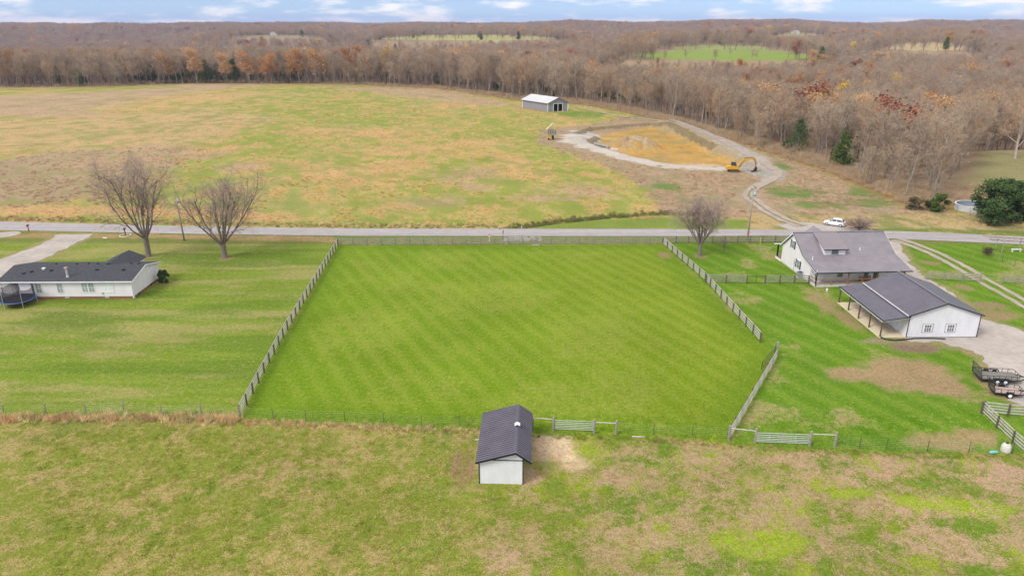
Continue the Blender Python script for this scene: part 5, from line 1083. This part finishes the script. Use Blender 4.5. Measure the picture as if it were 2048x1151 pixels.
MT_tan = mat_rand('tan_leaves', [(.54,.33,.15),(.50,.28,.13)]); MT_cedar = mat_rand('cedar_foliage', [(.075,.12,.025),(.095,.145,.028),(.06,.095,.035)]); MT_ever = mat_rand('broadleaf_evergreen', [(.055,.095,.028),(.08,.13,.035)])
lib = bpy.data.collections.new('tree_library')        # holds the masters the far woods are grown from; not in the scene
class Proto: pass
def mk_proto(i, parts, mats, names, H):
    p = Proto(); p.H = H; p.names = names; p.meshes = [m_.mesh(nm, mt_, fixn=False) for m_, mt_, nm in zip(parts, mats, names)]
    J = MB()
    for k, m_ in enumerate(parts): J.m = k; J.add(m_.v, m_.f)
    p.joined = bpy.data.objects.new('w%02d' % i, J.mesh('tree_all', list(mats), fixn=False)); lib.objects.link(p.joined); return p
BARE = [mk_proto(i, bare_proto(100+i, H, **kw), (MT_wood, MT_twig), ('trunk', 'crown'), H) for i, (H, kw) in enumerate([(20,{}),(22,{'n':[11,5,5,4,4]}),(18,{'ang':[(20,45),(20,50),(25,60),(25,60),(20,55)]}),(20,{'n':[8,6,5,4,4]}),(16,{'k':[.5,.6,.6,.6,.75]}),(21,{'from':[.5,.25,.2,.2,.1]}),(17,{'n':[10,6,5,4,4],'k':[.46,.55,.6,.6,.75]})])]
LEAF = [mk_proto(7+i, leafy_proto(200+i, H, nl, sz), (MT_wood, MT_twig, m_), ('trunk', 'crown', 'leaves'), H) for i, (H, nl, sz, m_) in enumerate([(18,3200,.22,MT_orange),(17,2600,.22,MT_tan),(18,3600,.24,MT_gold),(17,1700,.28,MT_redl)])]
CED = [mk_proto(11+i, cedar_proto(300+i, H, w), (MT_wood, MT_cedar), ('trunk', 'crown'), H) for i, (H, w) in enumerate([(10,2.6),(9,2.2),(12,3.4)])]
PALE = [mk_proto(14, bare_proto(401, 20, r0=.34, k=[.5,.58,.6,.6,.7], tw=.05), (MT_pale, MT_twig), ('trunk', 'crown'), 20), mk_proto(15, bare_proto(402, 14, r0=.28, k=[.55,.6,.6,.6,.7], wob=[.1,.3,.35,.3,.3,.2]), (MT_pale, MT_twig), ('trunk', 'crown'), 14)]
def plant(name, proto, x, y, H, label, cat='tree', group=None, rz=None, wide=1.0, rnd=random.Random(1)):
    s_ = H/proto.H; t = thing(name, label, cat, (x, y, hz(x, y)), rnd.uniform(0, 6.28) if rz is None else rz, group); t.scale = (s_*wide, s_*wide, s_)
    for nm, me in zip(proto.names, proto.meshes): inst(nm, me, t)
    return t
def vtop(x, y, z):
    zc = y*_c-(z-CAMH)*_s; up = y*_s+(z-CAMH)*_c; return 575.5-F*up/zc
def find(u, vt, H, d0=200):
    """stand a tree of height H where its top reaches row vt, seen along column u"""
    best = None
    for D in np.geomspace(d0, 2600, 240):
        x = (u-1024)/F*(D*_c+ (CAMH-10)*_s); z = hz(x, D)+H; e = abs(vtop(x, D, z)-vt)
        if best is None or e < best[0]: best = (e, x, D)
    return best[1], best[2]
# the three big yard trees
def yard_tree(x, y, H, seed, label, limbs, spread, r0, fork=.16, rzk=1.0, n3=8, tw=.030):
    rnd = random.Random(seed); mt, mc = MB(), MB(); c = dict(up=[0,.13,.06,.04,.03,.12], wob=[0,.15,.19,.22,.24,.2], tube=3, last=5, n=[0,7,5,5,n3], ang=[(0,0),(20,44),(22,52),(25,58),(20,55)], k=[0,.50,.6,.62,.75], rk=[0,.46,.48,.5,.5], tw=tw, rmin=.006); c['from'] = [0,.22,.15,.15,.1]; c['round'] = False
    hf = H*fork; mt.tube([(0,0,-.2),(0,0,.15),(.05,0,hf*.5),(0,0,hf*1.05)], [r0*1.45,r0*1.1,r0*.95,r0*1.05], 12, False)
    for k in range(limbs):
        a = k*2.399+rnd.uniform(-.3,.3); el = spread*(.25+.75*((k+.5)/limbs)**.8); d = Vector((math.cos(a)*math.sin(el), math.sin(a)*math.sin(el), math.cos(el))); grow(mt, mc, Vector((d.x*r0*.4, d.y*r0*.4, hf*rnd.uniform(.8,1.0))), d, (H-hf)*rnd.uniform(.62,.74)/(.55+.45*math.cos(el)), r0*rnd.uniform(.30,.44), 1, rnd, c)
    norm_h([mt, mc], H); t = thing('bare_tree', label, 'tree', (x, y, 0)); mt.build('trunk', M_bark, t, True, False); mc.build('crown', M_twigh, t, False, False)
yard_tree(-63.05, 120.0, 17.6, 11, 'tallest bare yard tree, vase shaped, just behind the low white house', 9, .74, .46, fork=.19)
yard_tree(-49.55, 119.2, 15.2, 23, 'broad bare yard tree with low forked limbs, right of the slim pale pole', 9, .90, .46, fork=.16)
yard_tree(32.5, 120.0, 10.9, 35, 'rounded dense bare tree in the fenced lawn beside the farmhouse', 12, .86, .32, fork=.2, n3=9, tw=.027)
def little(x, y, H, seed, label, r0=.05, name='bare_sapling', tw=.02, limbs=5, sp=.7, m=None):
    rnd = random.Random(seed); mt, mc = MB(), MB(); c = dict(WOOD); c.update(tube=1, last=4, n=[0,5,5,5], up=[0,.08,.06,.05,.1], tw=tw, rmin=.008); c['from'] = [0,.15,.1,.1]
    mt.tube([(0,0,-.1),(0,0,H*.2)], [r0*1.1,r0], 6, False)
    for k in range(limbs): a = k*2.4; el = sp*(.2+.8*(k+.5)/limbs); grow(mt, mc, Vector((0,0,H*.12)), Vector((math.cos(a)*math.sin(el), math.sin(a)*math.sin(el), math.cos(el))), H*.6, r0*.6, 1, rnd, c)
    norm_h([mt, mc], H); t = thing(name, label, 'shrub' if 'shrub' in name else 'tree', (x, y, hz(x, y))); mt.build('trunk', M_bark, t, False, False); mc.build('crown', m or M_twigh, t, False, False)
little(*at(1448,500), 2.4, 5, 'small bare sapling right of the rounded bare tree')
little(*at(1718,461), 2.6, 6, 'bare twiggy round shrub at the roadside behind the farmhouse roof', .08, 'bare_shrub', .022, 26, 1.35, mk('pinkish_twigs', (.33,.235,.20), .9)); bpy.data.objects['bare_shrub'].scale = (1.9, 1.4, 1.1)
little(*at(1974,511), 1.5, 7, 'small dark shrub at the corner of the wire garden fence', .05, 'garden_shrub', .05, 16, 1.1, mk('dark_twigs', (.14,.10,.07), .9))
# evergreen shrubs and the big bush
def bush(x, y, H, w, seed, label, m, n_=3500, sz=.11, lump=14, name='evergreen_shrub', cat='shrub', base=.0):
    rnd = random.Random(seed); mt, mc = MB(), MB()
    for k in range(4): a = k*1.6; mt.tube([(0,0,-.1),(math.cos(a)*w*.15,math.sin(a)*w*.15,H*.35),(math.cos(a)*w*.35,math.sin(a)*w*.35,H*.7)], [w*.045,w*.035,w*.012], 5, False)
    cl = []
    for i in range(int(lump*1.7)):
        a = rnd.uniform(0,6.28); f = rnd.random(); z = H*(base+.12+.72*f); pr = math.sin(math.pi*min(1, .25+.62*f))**.7; rr = w*pr*rnd.uniform(.25,.95); cl.append((rr*math.cos(a), rr*math.sin(a), z, w*rnd.uniform(.14,.34), H*rnd.uniform(.07,.17)))
    for i in range(n_):
        cx, cy, cz, cr_, ch = rnd.choice(cl); a = Vector((rnd.gauss(0,1), rnd.gauss(0,1), rnd.gauss(0,1))).normalized()*(rnd.random()**.35); p = Vector((cx+a.x*cr_, cy+a.y*cr_, max(.05, cz+a.z*ch)))
        u = (a+Vector((rnd.uniform(-.8,.8), rnd.uniform(-.8,.8), rnd.uniform(-.8,.8)))).normalized(); v = u.orthogonal().normalized(); s_ = sz*rnd.uniform(.6,1.4); mc.add([p-u*s_, p-v*s_*.6, p+u*s_, p+v*s_*.6], [(0,1,2,3)])
    t = thing(name, label, cat, (x, y, hz(x, y))); mt.build('stems', M_bark, t, False, False); mc.build('foliage', m, t, False, False)
bush(-54.3, 106.4, 2.3, .95, 1, 'upright green shrub at the end wall of the low white house', MT_ever, 3200, .10, 14)
bush(98.2, 142.5, 9.6, 5.6, 2, 'big dark green broadleaf evergreen at the right edge of the photo', MT_ever, 15000, .22, 34, 'evergreen_tree', 'tree')
bush(106.5, 144.5, 8.4, 4.6, 12, 'second dark evergreen cut by the right edge of the photo', MT_ever, 9000, .22, 24, 'evergreen_tree', 'tree')
bush(91.4, 152.5, 4.0, 2.7, 3, 'low dark evergreen bush left of the round pool', MT_cedar, 5200, .14, 16)
bush(87.6, 153.0, 3.0, 2.4, 4, 'low brownish evergreen bush left of the darker one at the tree line', mat_rand('olive_brown_foliage', [(.13,.10,.05),(.11,.11,.04)]), 3000, .13, 12)
bush(*at(1575,303), 5.0, 2.0, 5, 'small dark cedar just left of the tall cedar by the farm track', MT_cedar, 2400, .15, 10)
# single cedars and coloured trees one can pick out
rs = random.Random(77)
plant('cedar_tree', CED[2], *at(1593,311), 11.2, 'tall dark cedar beside the farm track, left of the slimmer cedar', wide=1.15, rz=1)
plant('cedar_tree', CED[1], *at(1680,339), 10.2, 'slimmer upright cedar at the woodland edge above the weedy slope', wide=1.3, rz=2)
for u_, vb, H, lb in [(160,174,11,'bright rounded cedar at the far left treeline'),(118,173,12,'dull cedar left of the bright rounded cedar at the far left treeline'),(505,165,7.5,'small round cedar at the field crest, left of a pair'),(524,165,7,'small round cedar at the field crest, right of a pair'),(875,172,9,'dark cedar in the treeline above the middle of the hayfield'),(791,169,4.5,'very small dark cedar at the field edge below the yellow tree'),(645,166,5,'tiny cedar at the field edge below the orange trees'),(1106,197,4,'small green cedar just behind the barn roof')]:
    x, y = at(u_, vb-1.5); plant('cedar_tree', rs.choice(CED), x, y, H, lb, rnd=rs)
CO = ['leftmost','second','third','fourth','fifth','sixth','seventh','eighth','ninth','tenth','eleventh','twelfth','rightmost']
CU = sorted((283,305,332,352,372,395,412,556,572,592,437,470,268))
for k, u_ in enumerate((283,305,332,352,372,395,412,556,572,592,437,470,268)):
    x, y = at(u_, 166); plant('cedar_tree', rs.choice(CED), x, y+rs.uniform(-1,3), rs.uniform(11,15.5), '%s of the dark cedars behind the hayfield crest, from the left' % CO[CU.index(u_)], wide=1.35, group='cedars among the bare trees behind the crest', rnd=rs)
for u_, vt, H, pr, lb in [(545,104,19,0,'bright orange leaved tree in the treeline above the crest'),(600,92,22,0,'rust orange tree right of the bright orange one in the treeline'),(640,93,21,1,'tan leaved tree left of the orange and yellow pair'),(703,90,22,0,'orange tree just left of the tall yellow tree'),(738,102,17,0,'lower orange tree touching the tall yellow tree'),(768,87,22,2,'tall yellow leaved tree in the treeline above the hayfield'),(30,96,21,1,'tan orange tree at the far left of the treeline'),(395,88,22,1,'tan topped tree above the dark cedars in the treeline'),(900,95,20,1,'pale tan tree right of the yellow tree'),(455,100,19,1,'tan tree between the dark cedars and the bright orange tree'),(500,98,20,1,'tan orange tree above the small round cedars at the crest'),(340,100,19,1,'tan tree standing among the dark cedars of the treeline'),(250,98,20,1,'tan tree left of the dark cedars of the treeline'),(820,102,18,1,'tan tree just right of the tall yellow tree')]:
    x, y = at(u_, 168 if u_ > 100 else 174); x *= 1.004; y *= 1.004; plant('autumn_tree', LEAF[pr], x, y, H, lb, rnd=rs, wide=1.15)
for u_, vt, H, pr, lb in [(1567,148,17,0,'rust tree in the woods above the excavator'),(1636,142,17,0,'rust tree in the right woods, between the excavator and the red tree'),(1706,119,19,3,'dark red tree in the right hand woods'),(1745,126,18,0,'orange tree touching the dark red tree in the right woods'),(1485,121,16,0,'orange brown tree in the woods below the bright green field'),(1625,104,17,1,'tan tree at the right end of the bright green field'),(1900,196,17,1,'tan leaved tree above the pale limbed sycamore'),(1860,186,16,1,'pale tan tree left of the sycamore in the right woods'),(2030,124,18,3,'reddish tree in the woods at the right edge of the photo'),(1180,121,15,0,'rust tree in the woods above the barn'),(1470,55,20,1,'tan crowned tree on the skyline above the far green field'),(980,77,15,0,'small rust tree below the pale far meadow')]:
    x, y = find(u_, vt, H); plant('autumn_tree', LEAF[pr], x, y, H, lb, rnd=rs, wide=1.1)
x, y = at(1908,335); plant('sycamore_tree', PALE[0], x, y, 21, 'pale limbed sycamore leaning over the woods at the right', rz=.6)
x, y = at(2030,318); plant('sycamore_tree', PALE[0], x, y, 19, 'pale limbed sycamore at the right edge of the woods', rz=3)
x, y = at(1790,357); plant('sycamore_tree', PALE[1], x, y, 13, 'gnarled pale tree above the weedy slope right of the slim cedar', rz=2)
x, y = at(1745,350); plant('sycamore_tree', PALE[1], x, y, 11, 'gnarled darker barked tree between the slim cedar and the gnarled pale tree', rz=5)
x, y = find(2010, 168, 19); plant('sycamore_tree', PALE[0], x, y, 19, 'pale sycamore deep in the right hand woods', rz=4)

# woodland: candidates on a jittered grid that coarsens with distance
rw = random.Random(9); pts = []
bands = [(140,330,6.0),(330,620,7.0),(620,1150,9.5),(1150,1900,13.0),(1900,3300,19.0)]
cand = []
for y0_, y1_, sp in bands:
    y = y0_
    while y < y1_:
        x = -y*.86; xe = y*.86
        while x < xe:
            cand.append((x+rw.uniform(-.45,.45)*sp, y+rw.uniform(-.45,.45)*sp, sp)); x += sp
        y += sp
C_ = np.array(cand); ed_ = edge_d(C_[:,0], C_[:,1]); sf_ = sdf(SIDEFIELD, C_[:,0], C_[:,1]); hh_ = hgt(C_[:,0], C_[:,1])
tr_ = linedist(TR, C_[:,0], C_[:,1]); cl_ = fbm(C_[:,0]/60, C_[:,1]/60, 66, 3); bl_ = sum(clear_w(c, C_[:,0], C_[:,1]) for c in CLEAR)
KEEP = [(*at(1593,311), 4.6), (*at(1680,339), 4.2), (*at(1593,318), 5), (*at(1680,348), 5), (*at(1790,357), 3.5), (*at(1545,306), 3)]
wood = []
for i in range(len(C_)):
    x, y, sp = C_[i]
    if ed_[i] < .2 or (x/y > .625 and y < 236) or sf_[i] > -2 or tr_[i] < 5 or bl_[i] > rw.uniform(.25,1.6)*.6+.2: continue
    if y < 175 and ed_[i] < 4 and x > 95: continue
    if any(math.hypot(x-a_, y-b_) < c_ for a_, b_, c_ in KEEP): continue
    if math.hypot(x-99.6, y-153.2) < 6.5 or math.hypot(x-112, y-158) < 6: continue
    wood.append((x, y, hh_[i], ed_[i], sp, cl_[i]))
# a hedgerow across the green field
for k in range(34): t_ = .17+.205*k/33; y = 785+rw.uniform(-8,8); x = t_*y; wood.append((x, y, hz(x, y), 300, 9, .5))
near = sorted([w for w in wood if w[3] < 24 and w[0]/w[1] < .72 and w[0]/w[1] > -.72], key=lambda w: math.hypot(w[0], w[1]))
# the 300 that show largest: nearest the camera along the woodland edge
near = near[:300]
SPOTS = [(60,'at the far left of the treeline'),(140,'left of the bright rounded cedar'),(215,'just right of the bright rounded cedar'),(300,'left of the dark treeline cedars'),(400,'among the dark treeline cedars'),(470,'right of the dark treeline cedars'),(530,'left of the bright orange tree'),(590,'beside the bright orange tree'),(670,'between the orange and yellow trees'),(740,'left of the tall yellow tree'),(800,'beside the tall yellow tree'),(880,'right of the tall yellow tree'),(960,'above the field corner left of barn'),(1045,'just left of the metal barn'),(1140,'directly behind the metal barn'),(1240,'where the track leaves the barn'),(1340,'behind the far bank of the pond'),(1440,'beside the gravel spur off the track'),(1560,'left of the tall dark cedar'),(1640,'between the tall cedar and the slimmer cedar'),(1740,'right of the slimmer cedar'),(1830,'above the slope by the gnarled trees'),(1920,'above the low dark bushes near the pool'),(9999,'behind the pool at the right edge')]; ns_ = set((w[0], w[1]) for w in near)
NL = []
for w in near:
    x, y = w[0], w[1]; t_ = x/y; H = (rw.uniform(15,20) if t_ > .1 else rw.uniform(18,23))*(.75 if w[3] < 4 else 1)
    if w[3] < 5 and t_ > .25: H *= .85
    if t_ > .44: g = 'bare trees on the low ground right of the weedy slope'
    elif t_ > .24: g = 'bare trees along the farm track right of the pond'
    elif t_ > .06: g = 'bare trees at the woods edge behind the dug pond'
    elif t_ > -.08: g = 'bare trees behind the metal barn'
    else: g = 'bare trees behind the hayfield crest'
    u_ = 1024+F*x/(y*_c+(CAMH-8)*_s)
    spot = next(b_ for a_, b_ in SPOTS if u_ < a_); size = 'tall' if H > (17.6 if t_ > .1 else 21.2) else 'short' if H < (15.6 if t_ > .1 else 19) else 'middling'; row = 'front row' if w[3] < 6 else 'second row' if w[3] < 13 else 'back row'
    lb = '%s %s bare tree %s' % (size, row, spot)
    NL.append((lb, g, u_, x, y, H))
ORD = ['first','second','third','fourth','fifth','sixth','seventh','eighth','ninth','tenth']
by = {}
for q in NL: by.setdefault(q[0], []).append(q)
for lb, qs in by.items():
    qs.sort(key=lambda q: q[2])
    for k, (lb_, g, u_, x, y, H) in enumerate(qs):
        L2 = lb if len(qs) == 1 else lb+', %s from left' % ORD[min(k, 9)]
        plant('bare_tree', rw.choice(BARE), x, y, H, L2, group=g, wide=rw.uniform(.9,1.15), rnd=rw)
rest = [w for w in wood if (w[0], w[1]) not in ns_]
def scatter(name, P, scale, rz, idx, coll, label, cat, tint=None, kind='stuff'):
    """one object: library meshes set at many points"""
    me = bpy.data.meshes.new(name); me.vertices.add(len(P)); me.vertices.foreach_set('co', np.array(P, float).ravel())
    def fa(nm, ty, v, key='value'): a = me.attributes.new(nm, ty, 'POINT'); a.data.foreach_set(key, v)
    fa('size', 'FLOAT_VECTOR', np.array(scale, float).ravel(), 'vector'); fa('spin', 'FLOAT_VECTOR', np.stack([np.zeros(len(P)), np.zeros(len(P)), rz], 1).ravel(), 'vector'); fa('which', 'INT', np.array(idx, int))
    if tint is not None: fa('tint', 'FLOAT_COLOR', np.concatenate([tint, np.ones((len(P),1))], 1).ravel(), 'color')
    o = bpy.data.objects.new(name, me); S.collection.objects.link(o)
    ng = bpy.data.node_groups.new(name, 'GeometryNodeTree'); ng.interface.new_socket('Geometry', in_out='INPUT', socket_type='NodeSocketGeometry'); ng.interface.new_socket('Geometry', in_out='OUTPUT', socket_type='NodeSocketGeometry')
    n, l = ng.nodes, ng.links; gi, go = n.new('NodeGroupInput'), n.new('NodeGroupOutput'); ip = n.new('GeometryNodeInstanceOnPoints'); ci = n.new('GeometryNodeCollectionInfo')
    ci.inputs['Collection'].default_value = coll; ci.inputs['Separate Children'].default_value = True; ci.inputs['Reset Children'].default_value = True
    def na(nm, ty): a = n.new('GeometryNodeInputNamedAttribute'); a.data_type = ty; a.inputs['Name'].default_value = nm; return a.outputs['Attribute']
    l.new(gi.outputs[0], ip.inputs['Points']); l.new(ci.outputs[0], ip.inputs['Instance']); ip.inputs['Pick Instance'].default_value = True
    l.new(na('which', 'INT'), ip.inputs['Instance Index']); l.new(na('spin', 'FLOAT_VECTOR'), ip.inputs['Rotation']); l.new(na('size', 'FLOAT_VECTOR'), ip.inputs['Scale']); l.new(ip.outputs[0], go.inputs[0])
    md = o.modifiers.new('scatter', 'NODES'); md.node_group = ng; return tag(o, label, cat, kind=kind)
P_, s__, r_, i_ = [], [], [], []
for x, y, z, e, sp, cl in rest:
    far = y > 1150; q = rw.random(); t_ = x/y
    k = rw.randrange(7) if q < (.925 if cl < .55 else .955) else rw.choice((7,7,8,8,8,8,9,10)) if q < .966 else rw.choice((11,12,13)) if not (t_ < -.1 and y < 620 and e < 45) else rw.choice((11,12,13,0))
    if k in (7,9,10) and y < 900 and q < .93: k = 8
    H = (rw.uniform(12.5,19.5) if t_ > .08 or y > 620 else rw.uniform(16.5,23.5)); ph = [20,22,18,20,16,21,17,18,17,18,17,10,9,12][k]
    if k >= 11: H = rw.uniform(9,14)
    skip = False
    for nm, t0, t1, d0, d1, z0, z1 in CLEAR:
        if t0-.012 < t_ < t1+.012 and y < d0:
            al = CAMH+(z0-.3-CAMH)*y/d0 - z
            if H > al: H = al+rw.uniform(-1.5,2.2); skip = H < 7
    if skip: continue
    s_ = H/ph; w_ = s_*rw.uniform(1.0,1.25)*(1.0 if sp < 8 else 1.15 if sp < 10 else 1.45 if sp < 14 else 2.0); P_.append((x, y, z-.2)); s__.append((w_, w_, s_)); r_.append(rw.uniform(0,6.28)); i_.append(k)
woods = scatter('far_woods', P_, s__, np.array(r_), i_, lib, 'dense bare autumn woods stretching from behind the edge trees to the horizon', 'woods')
# ------------------------------------------------------------------ tufts, weeds, undergrowth
tl = bpy.data.collections.new('tuft_library')
mtint = bpy.data.materials.new('dry_stems'); mtint.use_nodes = True; n, l = mtint.node_tree.nodes, mtint.node_tree.links
a_ = n.new('ShaderNodeAttribute'); a_.attribute_type = 'INSTANCER'; a_.attribute_name = 'tint'; l.new(a_.outputs['Color'], n['Principled BSDF'].inputs['Base Color']); n['Principled BSDF'].inputs['Roughness'].default_value = .95; n['Principled BSDF'].inputs['Specular IOR Level'].default_value = .1
def tuft(i, nb, h, r, w, seed):
    rnd = random.Random(seed); mb = MB()
    for k in range(nb): a = rnd.uniform(0,6.28); q = r*rnd.random()**.5; p = Vector((q*math.cos(a), q*math.sin(a), 0)); d = Vector((rnd.gauss(0,.35), rnd.gauss(0,.35), 1)).normalized(); tri(mb, p, p+d*h*rnd.uniform(.5,1.1), w, rnd)
    tl.objects.link(bpy.data.objects.new('t%02d' % i, mb.mesh('tuft', mtint, fixn=False)))
tuft(0, 40, .9, .55, .07, 1); tuft(1, 46, .7, .6, .07, 2); tuft(2, 30, 1.2, .4, .06, 3); tuft(3, 26, .17, .28, .035, 4); tuft(4, 34, .22, .34, .04, 5)
rg = np.random.default_rng(5)
def pick(mask, n_):
    ids = np.nonzero(mask)[0]; return rg.choice(ids, min(n_, len(ids)), replace=len(ids) < n_)
roadd = linedist([(-320,155),(-99.7,140),(-59.8,136.6),(26,135),(52,134.6),(71,133.4),(82,131.9),(95,129.4),(128,119.5)], gx, gy, 40)
okm = (np.abs(gx) < 260)&(gy > 140)&(gy < 470)&(edge_d(gx, gy) < 0)&(roadd > 5.5)&(linedist(TR, gx, gy) > 3.2)&(sdf(POND, gx, gy) < -1)
dens = (M+.5*(n1-.5)+.6*(n3-.5) > .60)&okm&(gy < 330); ids = pick(dens, 15000); far_ = pick((M+.5*(n1-.5) > .62)&okm&(gy >= 330), 2500); ids = np.concatenate([ids, far_])
jit = rg.uniform(-.5,.5,(len(ids),2)); X, Y = gx[ids]+jit[:,0], gy[ids]+jit[:,1]; tint = np.clip((B[ids]*.8+A[ids]*.2)*rg.uniform(1.2,2.0,(len(ids),1)),0,.9); sz = rg.uniform(.35,.8,len(ids))*np.where(gy[ids] > 330, 1.2, 1)*np.where(B[ids][:,0] > .4, .62, 1.0)
scatter('dry_weeds', np.stack([X, Y, hgt(X, Y)-.03], 1), np.stack([sz*1.3, sz*1.3, sz], 1), rg.uniform(0,6.28,len(ids)), rg.integers(0,3,len(ids)), tl, 'dry tan and brown weeds standing in patches over the hayfield', 'weeds', tint)
def fence_band(pl, n_, w, sc, cols, name, label):
    L = [Vector(p) for p in pl]; P2, T, Z = [], [], []
    tot = [(L[i+1]-L[i]).length for i in range(len(L)-1)]
    for k in range(n_):
        i = int(rg.choice(len(tot), p=np.array(tot)/sum(tot))); q = L[i].lerp(L[i+1], rg.random()); d = (L[i+1]-L[i]).normalized(); q = q+Vector((-d.y, d.x))*rg.normal(-.25, w); P2.append((q.x, q.y, hz(q.x, q.y)-.03)); c = np.array(cols[rg.integers(len(cols))])*rg.uniform(1.0,1.8); T.append(c); Z.append(rg.uniform(*sc))
    Z = np.array(Z); scatter(name, P2, np.stack([Z, Z, Z], 1), rg.uniform(0,6.28,n_), rg.integers(0,3,n_), tl, label, 'weeds', np.array(T))
DRY = [(.52,.40,.22),(.48,.32,.18),(.42,.27,.15),(.52,.44,.24),(.24,.26,.08)]
fence_band(poly((-160,836),(9,836),(248,832),(403,834),(478,838)), 560, .42, (.3,.8), DRY, 'fence_line_grass', 'tall dry reddish grass along the wooden post wire fence at left')
fence_band(poly((490,840),(612,846),(700,849),(800,853),(920,858),(960,860)), 420, .28, (.22,.5), DRY, 'fence_line_grass', 'short dry grass along the thin wire fence left of the horse shed')
fence_band(poly((1068,868),(1190,872),(1300,876),(1457,886),(1620,898),(1850,908),(2040,912)), 420, .3, (.15,.42), [(.20,.24,.04),(.16,.22,.03),(.34,.22,.12),(.26,.28,.04)], 'fence_line_grass', 'low green and tan grass along the fence line right of the shed')
fence_band(poly((-100,438),(0,436),(300,444),(640,450),(950,452),(1050,452)), 1500, .9, (.3,.7), DRY+[(.15,.17,.05),(.20,.20,.07)], 'verge_grass', 'rough grass along the far verge of the road')
fence_band(poly((1018,453),(1042,450),(1110,440),(1200,431),(1330,423),(1440,428)), 900, .8, (.35,.8), [(.13,.16,.04),(.20,.15,.08),(.10,.13,.03)], 'swale_grass', 'rank dark grass lining the swale across the field')
# foreground pasture tufts
gsel = (gy > 39)&(gy < 66)&(np.abs(gx) < gy*.78); ids = pick(gsel, 22000); jit = rg.uniform(-.25,.25,(len(ids),2)); X, Y = gx[ids]+jit[:,0], gy[ids]+jit[:,1]
mixw = (rg.random(len(ids)) < M[ids]*.9)[:,None]; tint = np.where(mixw, B[ids], A[ids])*rg.uniform(1.25,2.1,(len(ids),1)); sz = rg.uniform(.4,1.05,len(ids)); keep = ~((X > -3.3)&(X < 1.9)&(Y > 53.6)&(Y < 62.5)); X, Y, tint, sz = X[keep], Y[keep], tint[keep], sz[keep]
scatter('pasture_grass', np.stack([X, Y, np.zeros(len(X))-.01], 1), np.stack([sz, sz, sz], 1), rg.uniform(0,6.28,len(X)), rg.integers(3,5,len(X)), tl, 'clumpy pasture grass in the foreground', 'grass', tint)
# undergrowth at the woods edge
ul = bpy.data.collections.new('brush_library'); MT_brush = mat_rand('undergrowth_twigs', [(.50,.38,.25),(.56,.42,.28),(.45,.34,.23),(.58,.38,.20)])
for i in range(3):
    rnd = random.Random(500+i); mb = MB()
    for k in range(260): a = rnd.uniform(0,6.28); q = 1.6*rnd.random()**.5; p = Vector((q*math.cos(a), q*math.sin(a), rnd.uniform(0,1.0))); d = Vector((rnd.gauss(0,.6), rnd.gauss(0,.6), 1)).normalized(); tri(mb, p, p+d*rnd.uniform(.8,1.8), .05, rnd)
    ul.objects.link(bpy.data.objects.new('b%02d' % i, mb.mesh('brush', MT_brush, fixn=False)))
em = (ed > -1)&(ed < 14)&(gy > 140)&(np.abs(gx/np.maximum(gy,1)) < .8)&(linedist(TR, gx, gy) > 4); wgt = np.nonzero(em)[0]; ids = rg.choice(wgt, 2400, replace=False) if len(wgt) > 2400 else wgt
X, Y = gx[ids]+rg.uniform(-.4,.4,len(ids)), gy[ids]+rg.uniform(-.4,.4,len(ids)); sz = rg.uniform(.4,1.1,len(ids))*np.where(ed[ids] < 4, .6, 1.0)
keep = (np.hypot(X-99.6, Y-153.2) > 5)&(sdf(SIDEFIELD, X, Y) < 0); X, Y, sz = X[keep], Y[keep], sz[keep]
scatter('undergrowth', np.stack([X, Y, hgt(X, Y)-.05], 1), np.stack([sz, sz, sz], 1), rg.uniform(0,6.28,len(X)), rg.integers(0,3,len(X)), ul, 'brown leafless undergrowth along the foot of the woods', 'undergrowth')

r_ = random.Random(8); A_, B_ = Vector(at(1496,328)), Vector(at(1545,352)); P2 = []
for i in range(700): p = A_.lerp(B_, r_.random())+Vector((r_.uniform(-5.0,.5), r_.gauss(0,1.2))); P2.append((p.x, p.y, hz(p.x, p.y)+.02))
rl = bpy.data.collections.new('rock_library')
for i in range(4): rl.objects.link(bpy.data.objects.new('r%02d' % i, RK[i]))
zz = rg.uniform(.08,.34,700); scatter('rubble', P2, np.stack([zz,zz,zz],1), rg.uniform(0,6.28,700), rg.integers(0,4,700), rl, 'grey broken rock rubble banked behind the excavator arm', 'rubble')
P2 = [at(rg.uniform(1008,1084), rg.uniform(474.3,482)) for i in range(260)]; zz = rg.uniform(.10,.30,260); scatter('rock_heap', [(p[0], p[1], .04) for p in P2], np.stack([zz,zz,zz],1), rg.uniform(0,6.28,260), rg.integers(0,4,260), rl, 'pale limestone rocks heaped at the road culvert behind the board fence', 'rocks')
# ------------------------------------------------------------------ haze
mb = MB(); mb.box(-5800, 5800, -900, 6400, -25, 82); hzm = bpy.data.materials.new('thin_haze'); hzm.use_nodes = True; n, l = hzm.node_tree.nodes, hzm.node_tree.links; n.remove(n['Principled BSDF'])
pv = n.new('ShaderNodeVolumePrincipled'); pv.inputs['Color'].default_value = (.60,.64,1.0,1); pv.inputs['Density'].default_value = .00011; pv.inputs['Anisotropy'].default_value = .2; l.new(pv.outputs[0], n['Material Output'].inputs['Volume'])
hb = mb.build('haze', hzm); tag(hb, 'thin blue haze that fades the far wooded ridges', 'haze', kind='stuff')
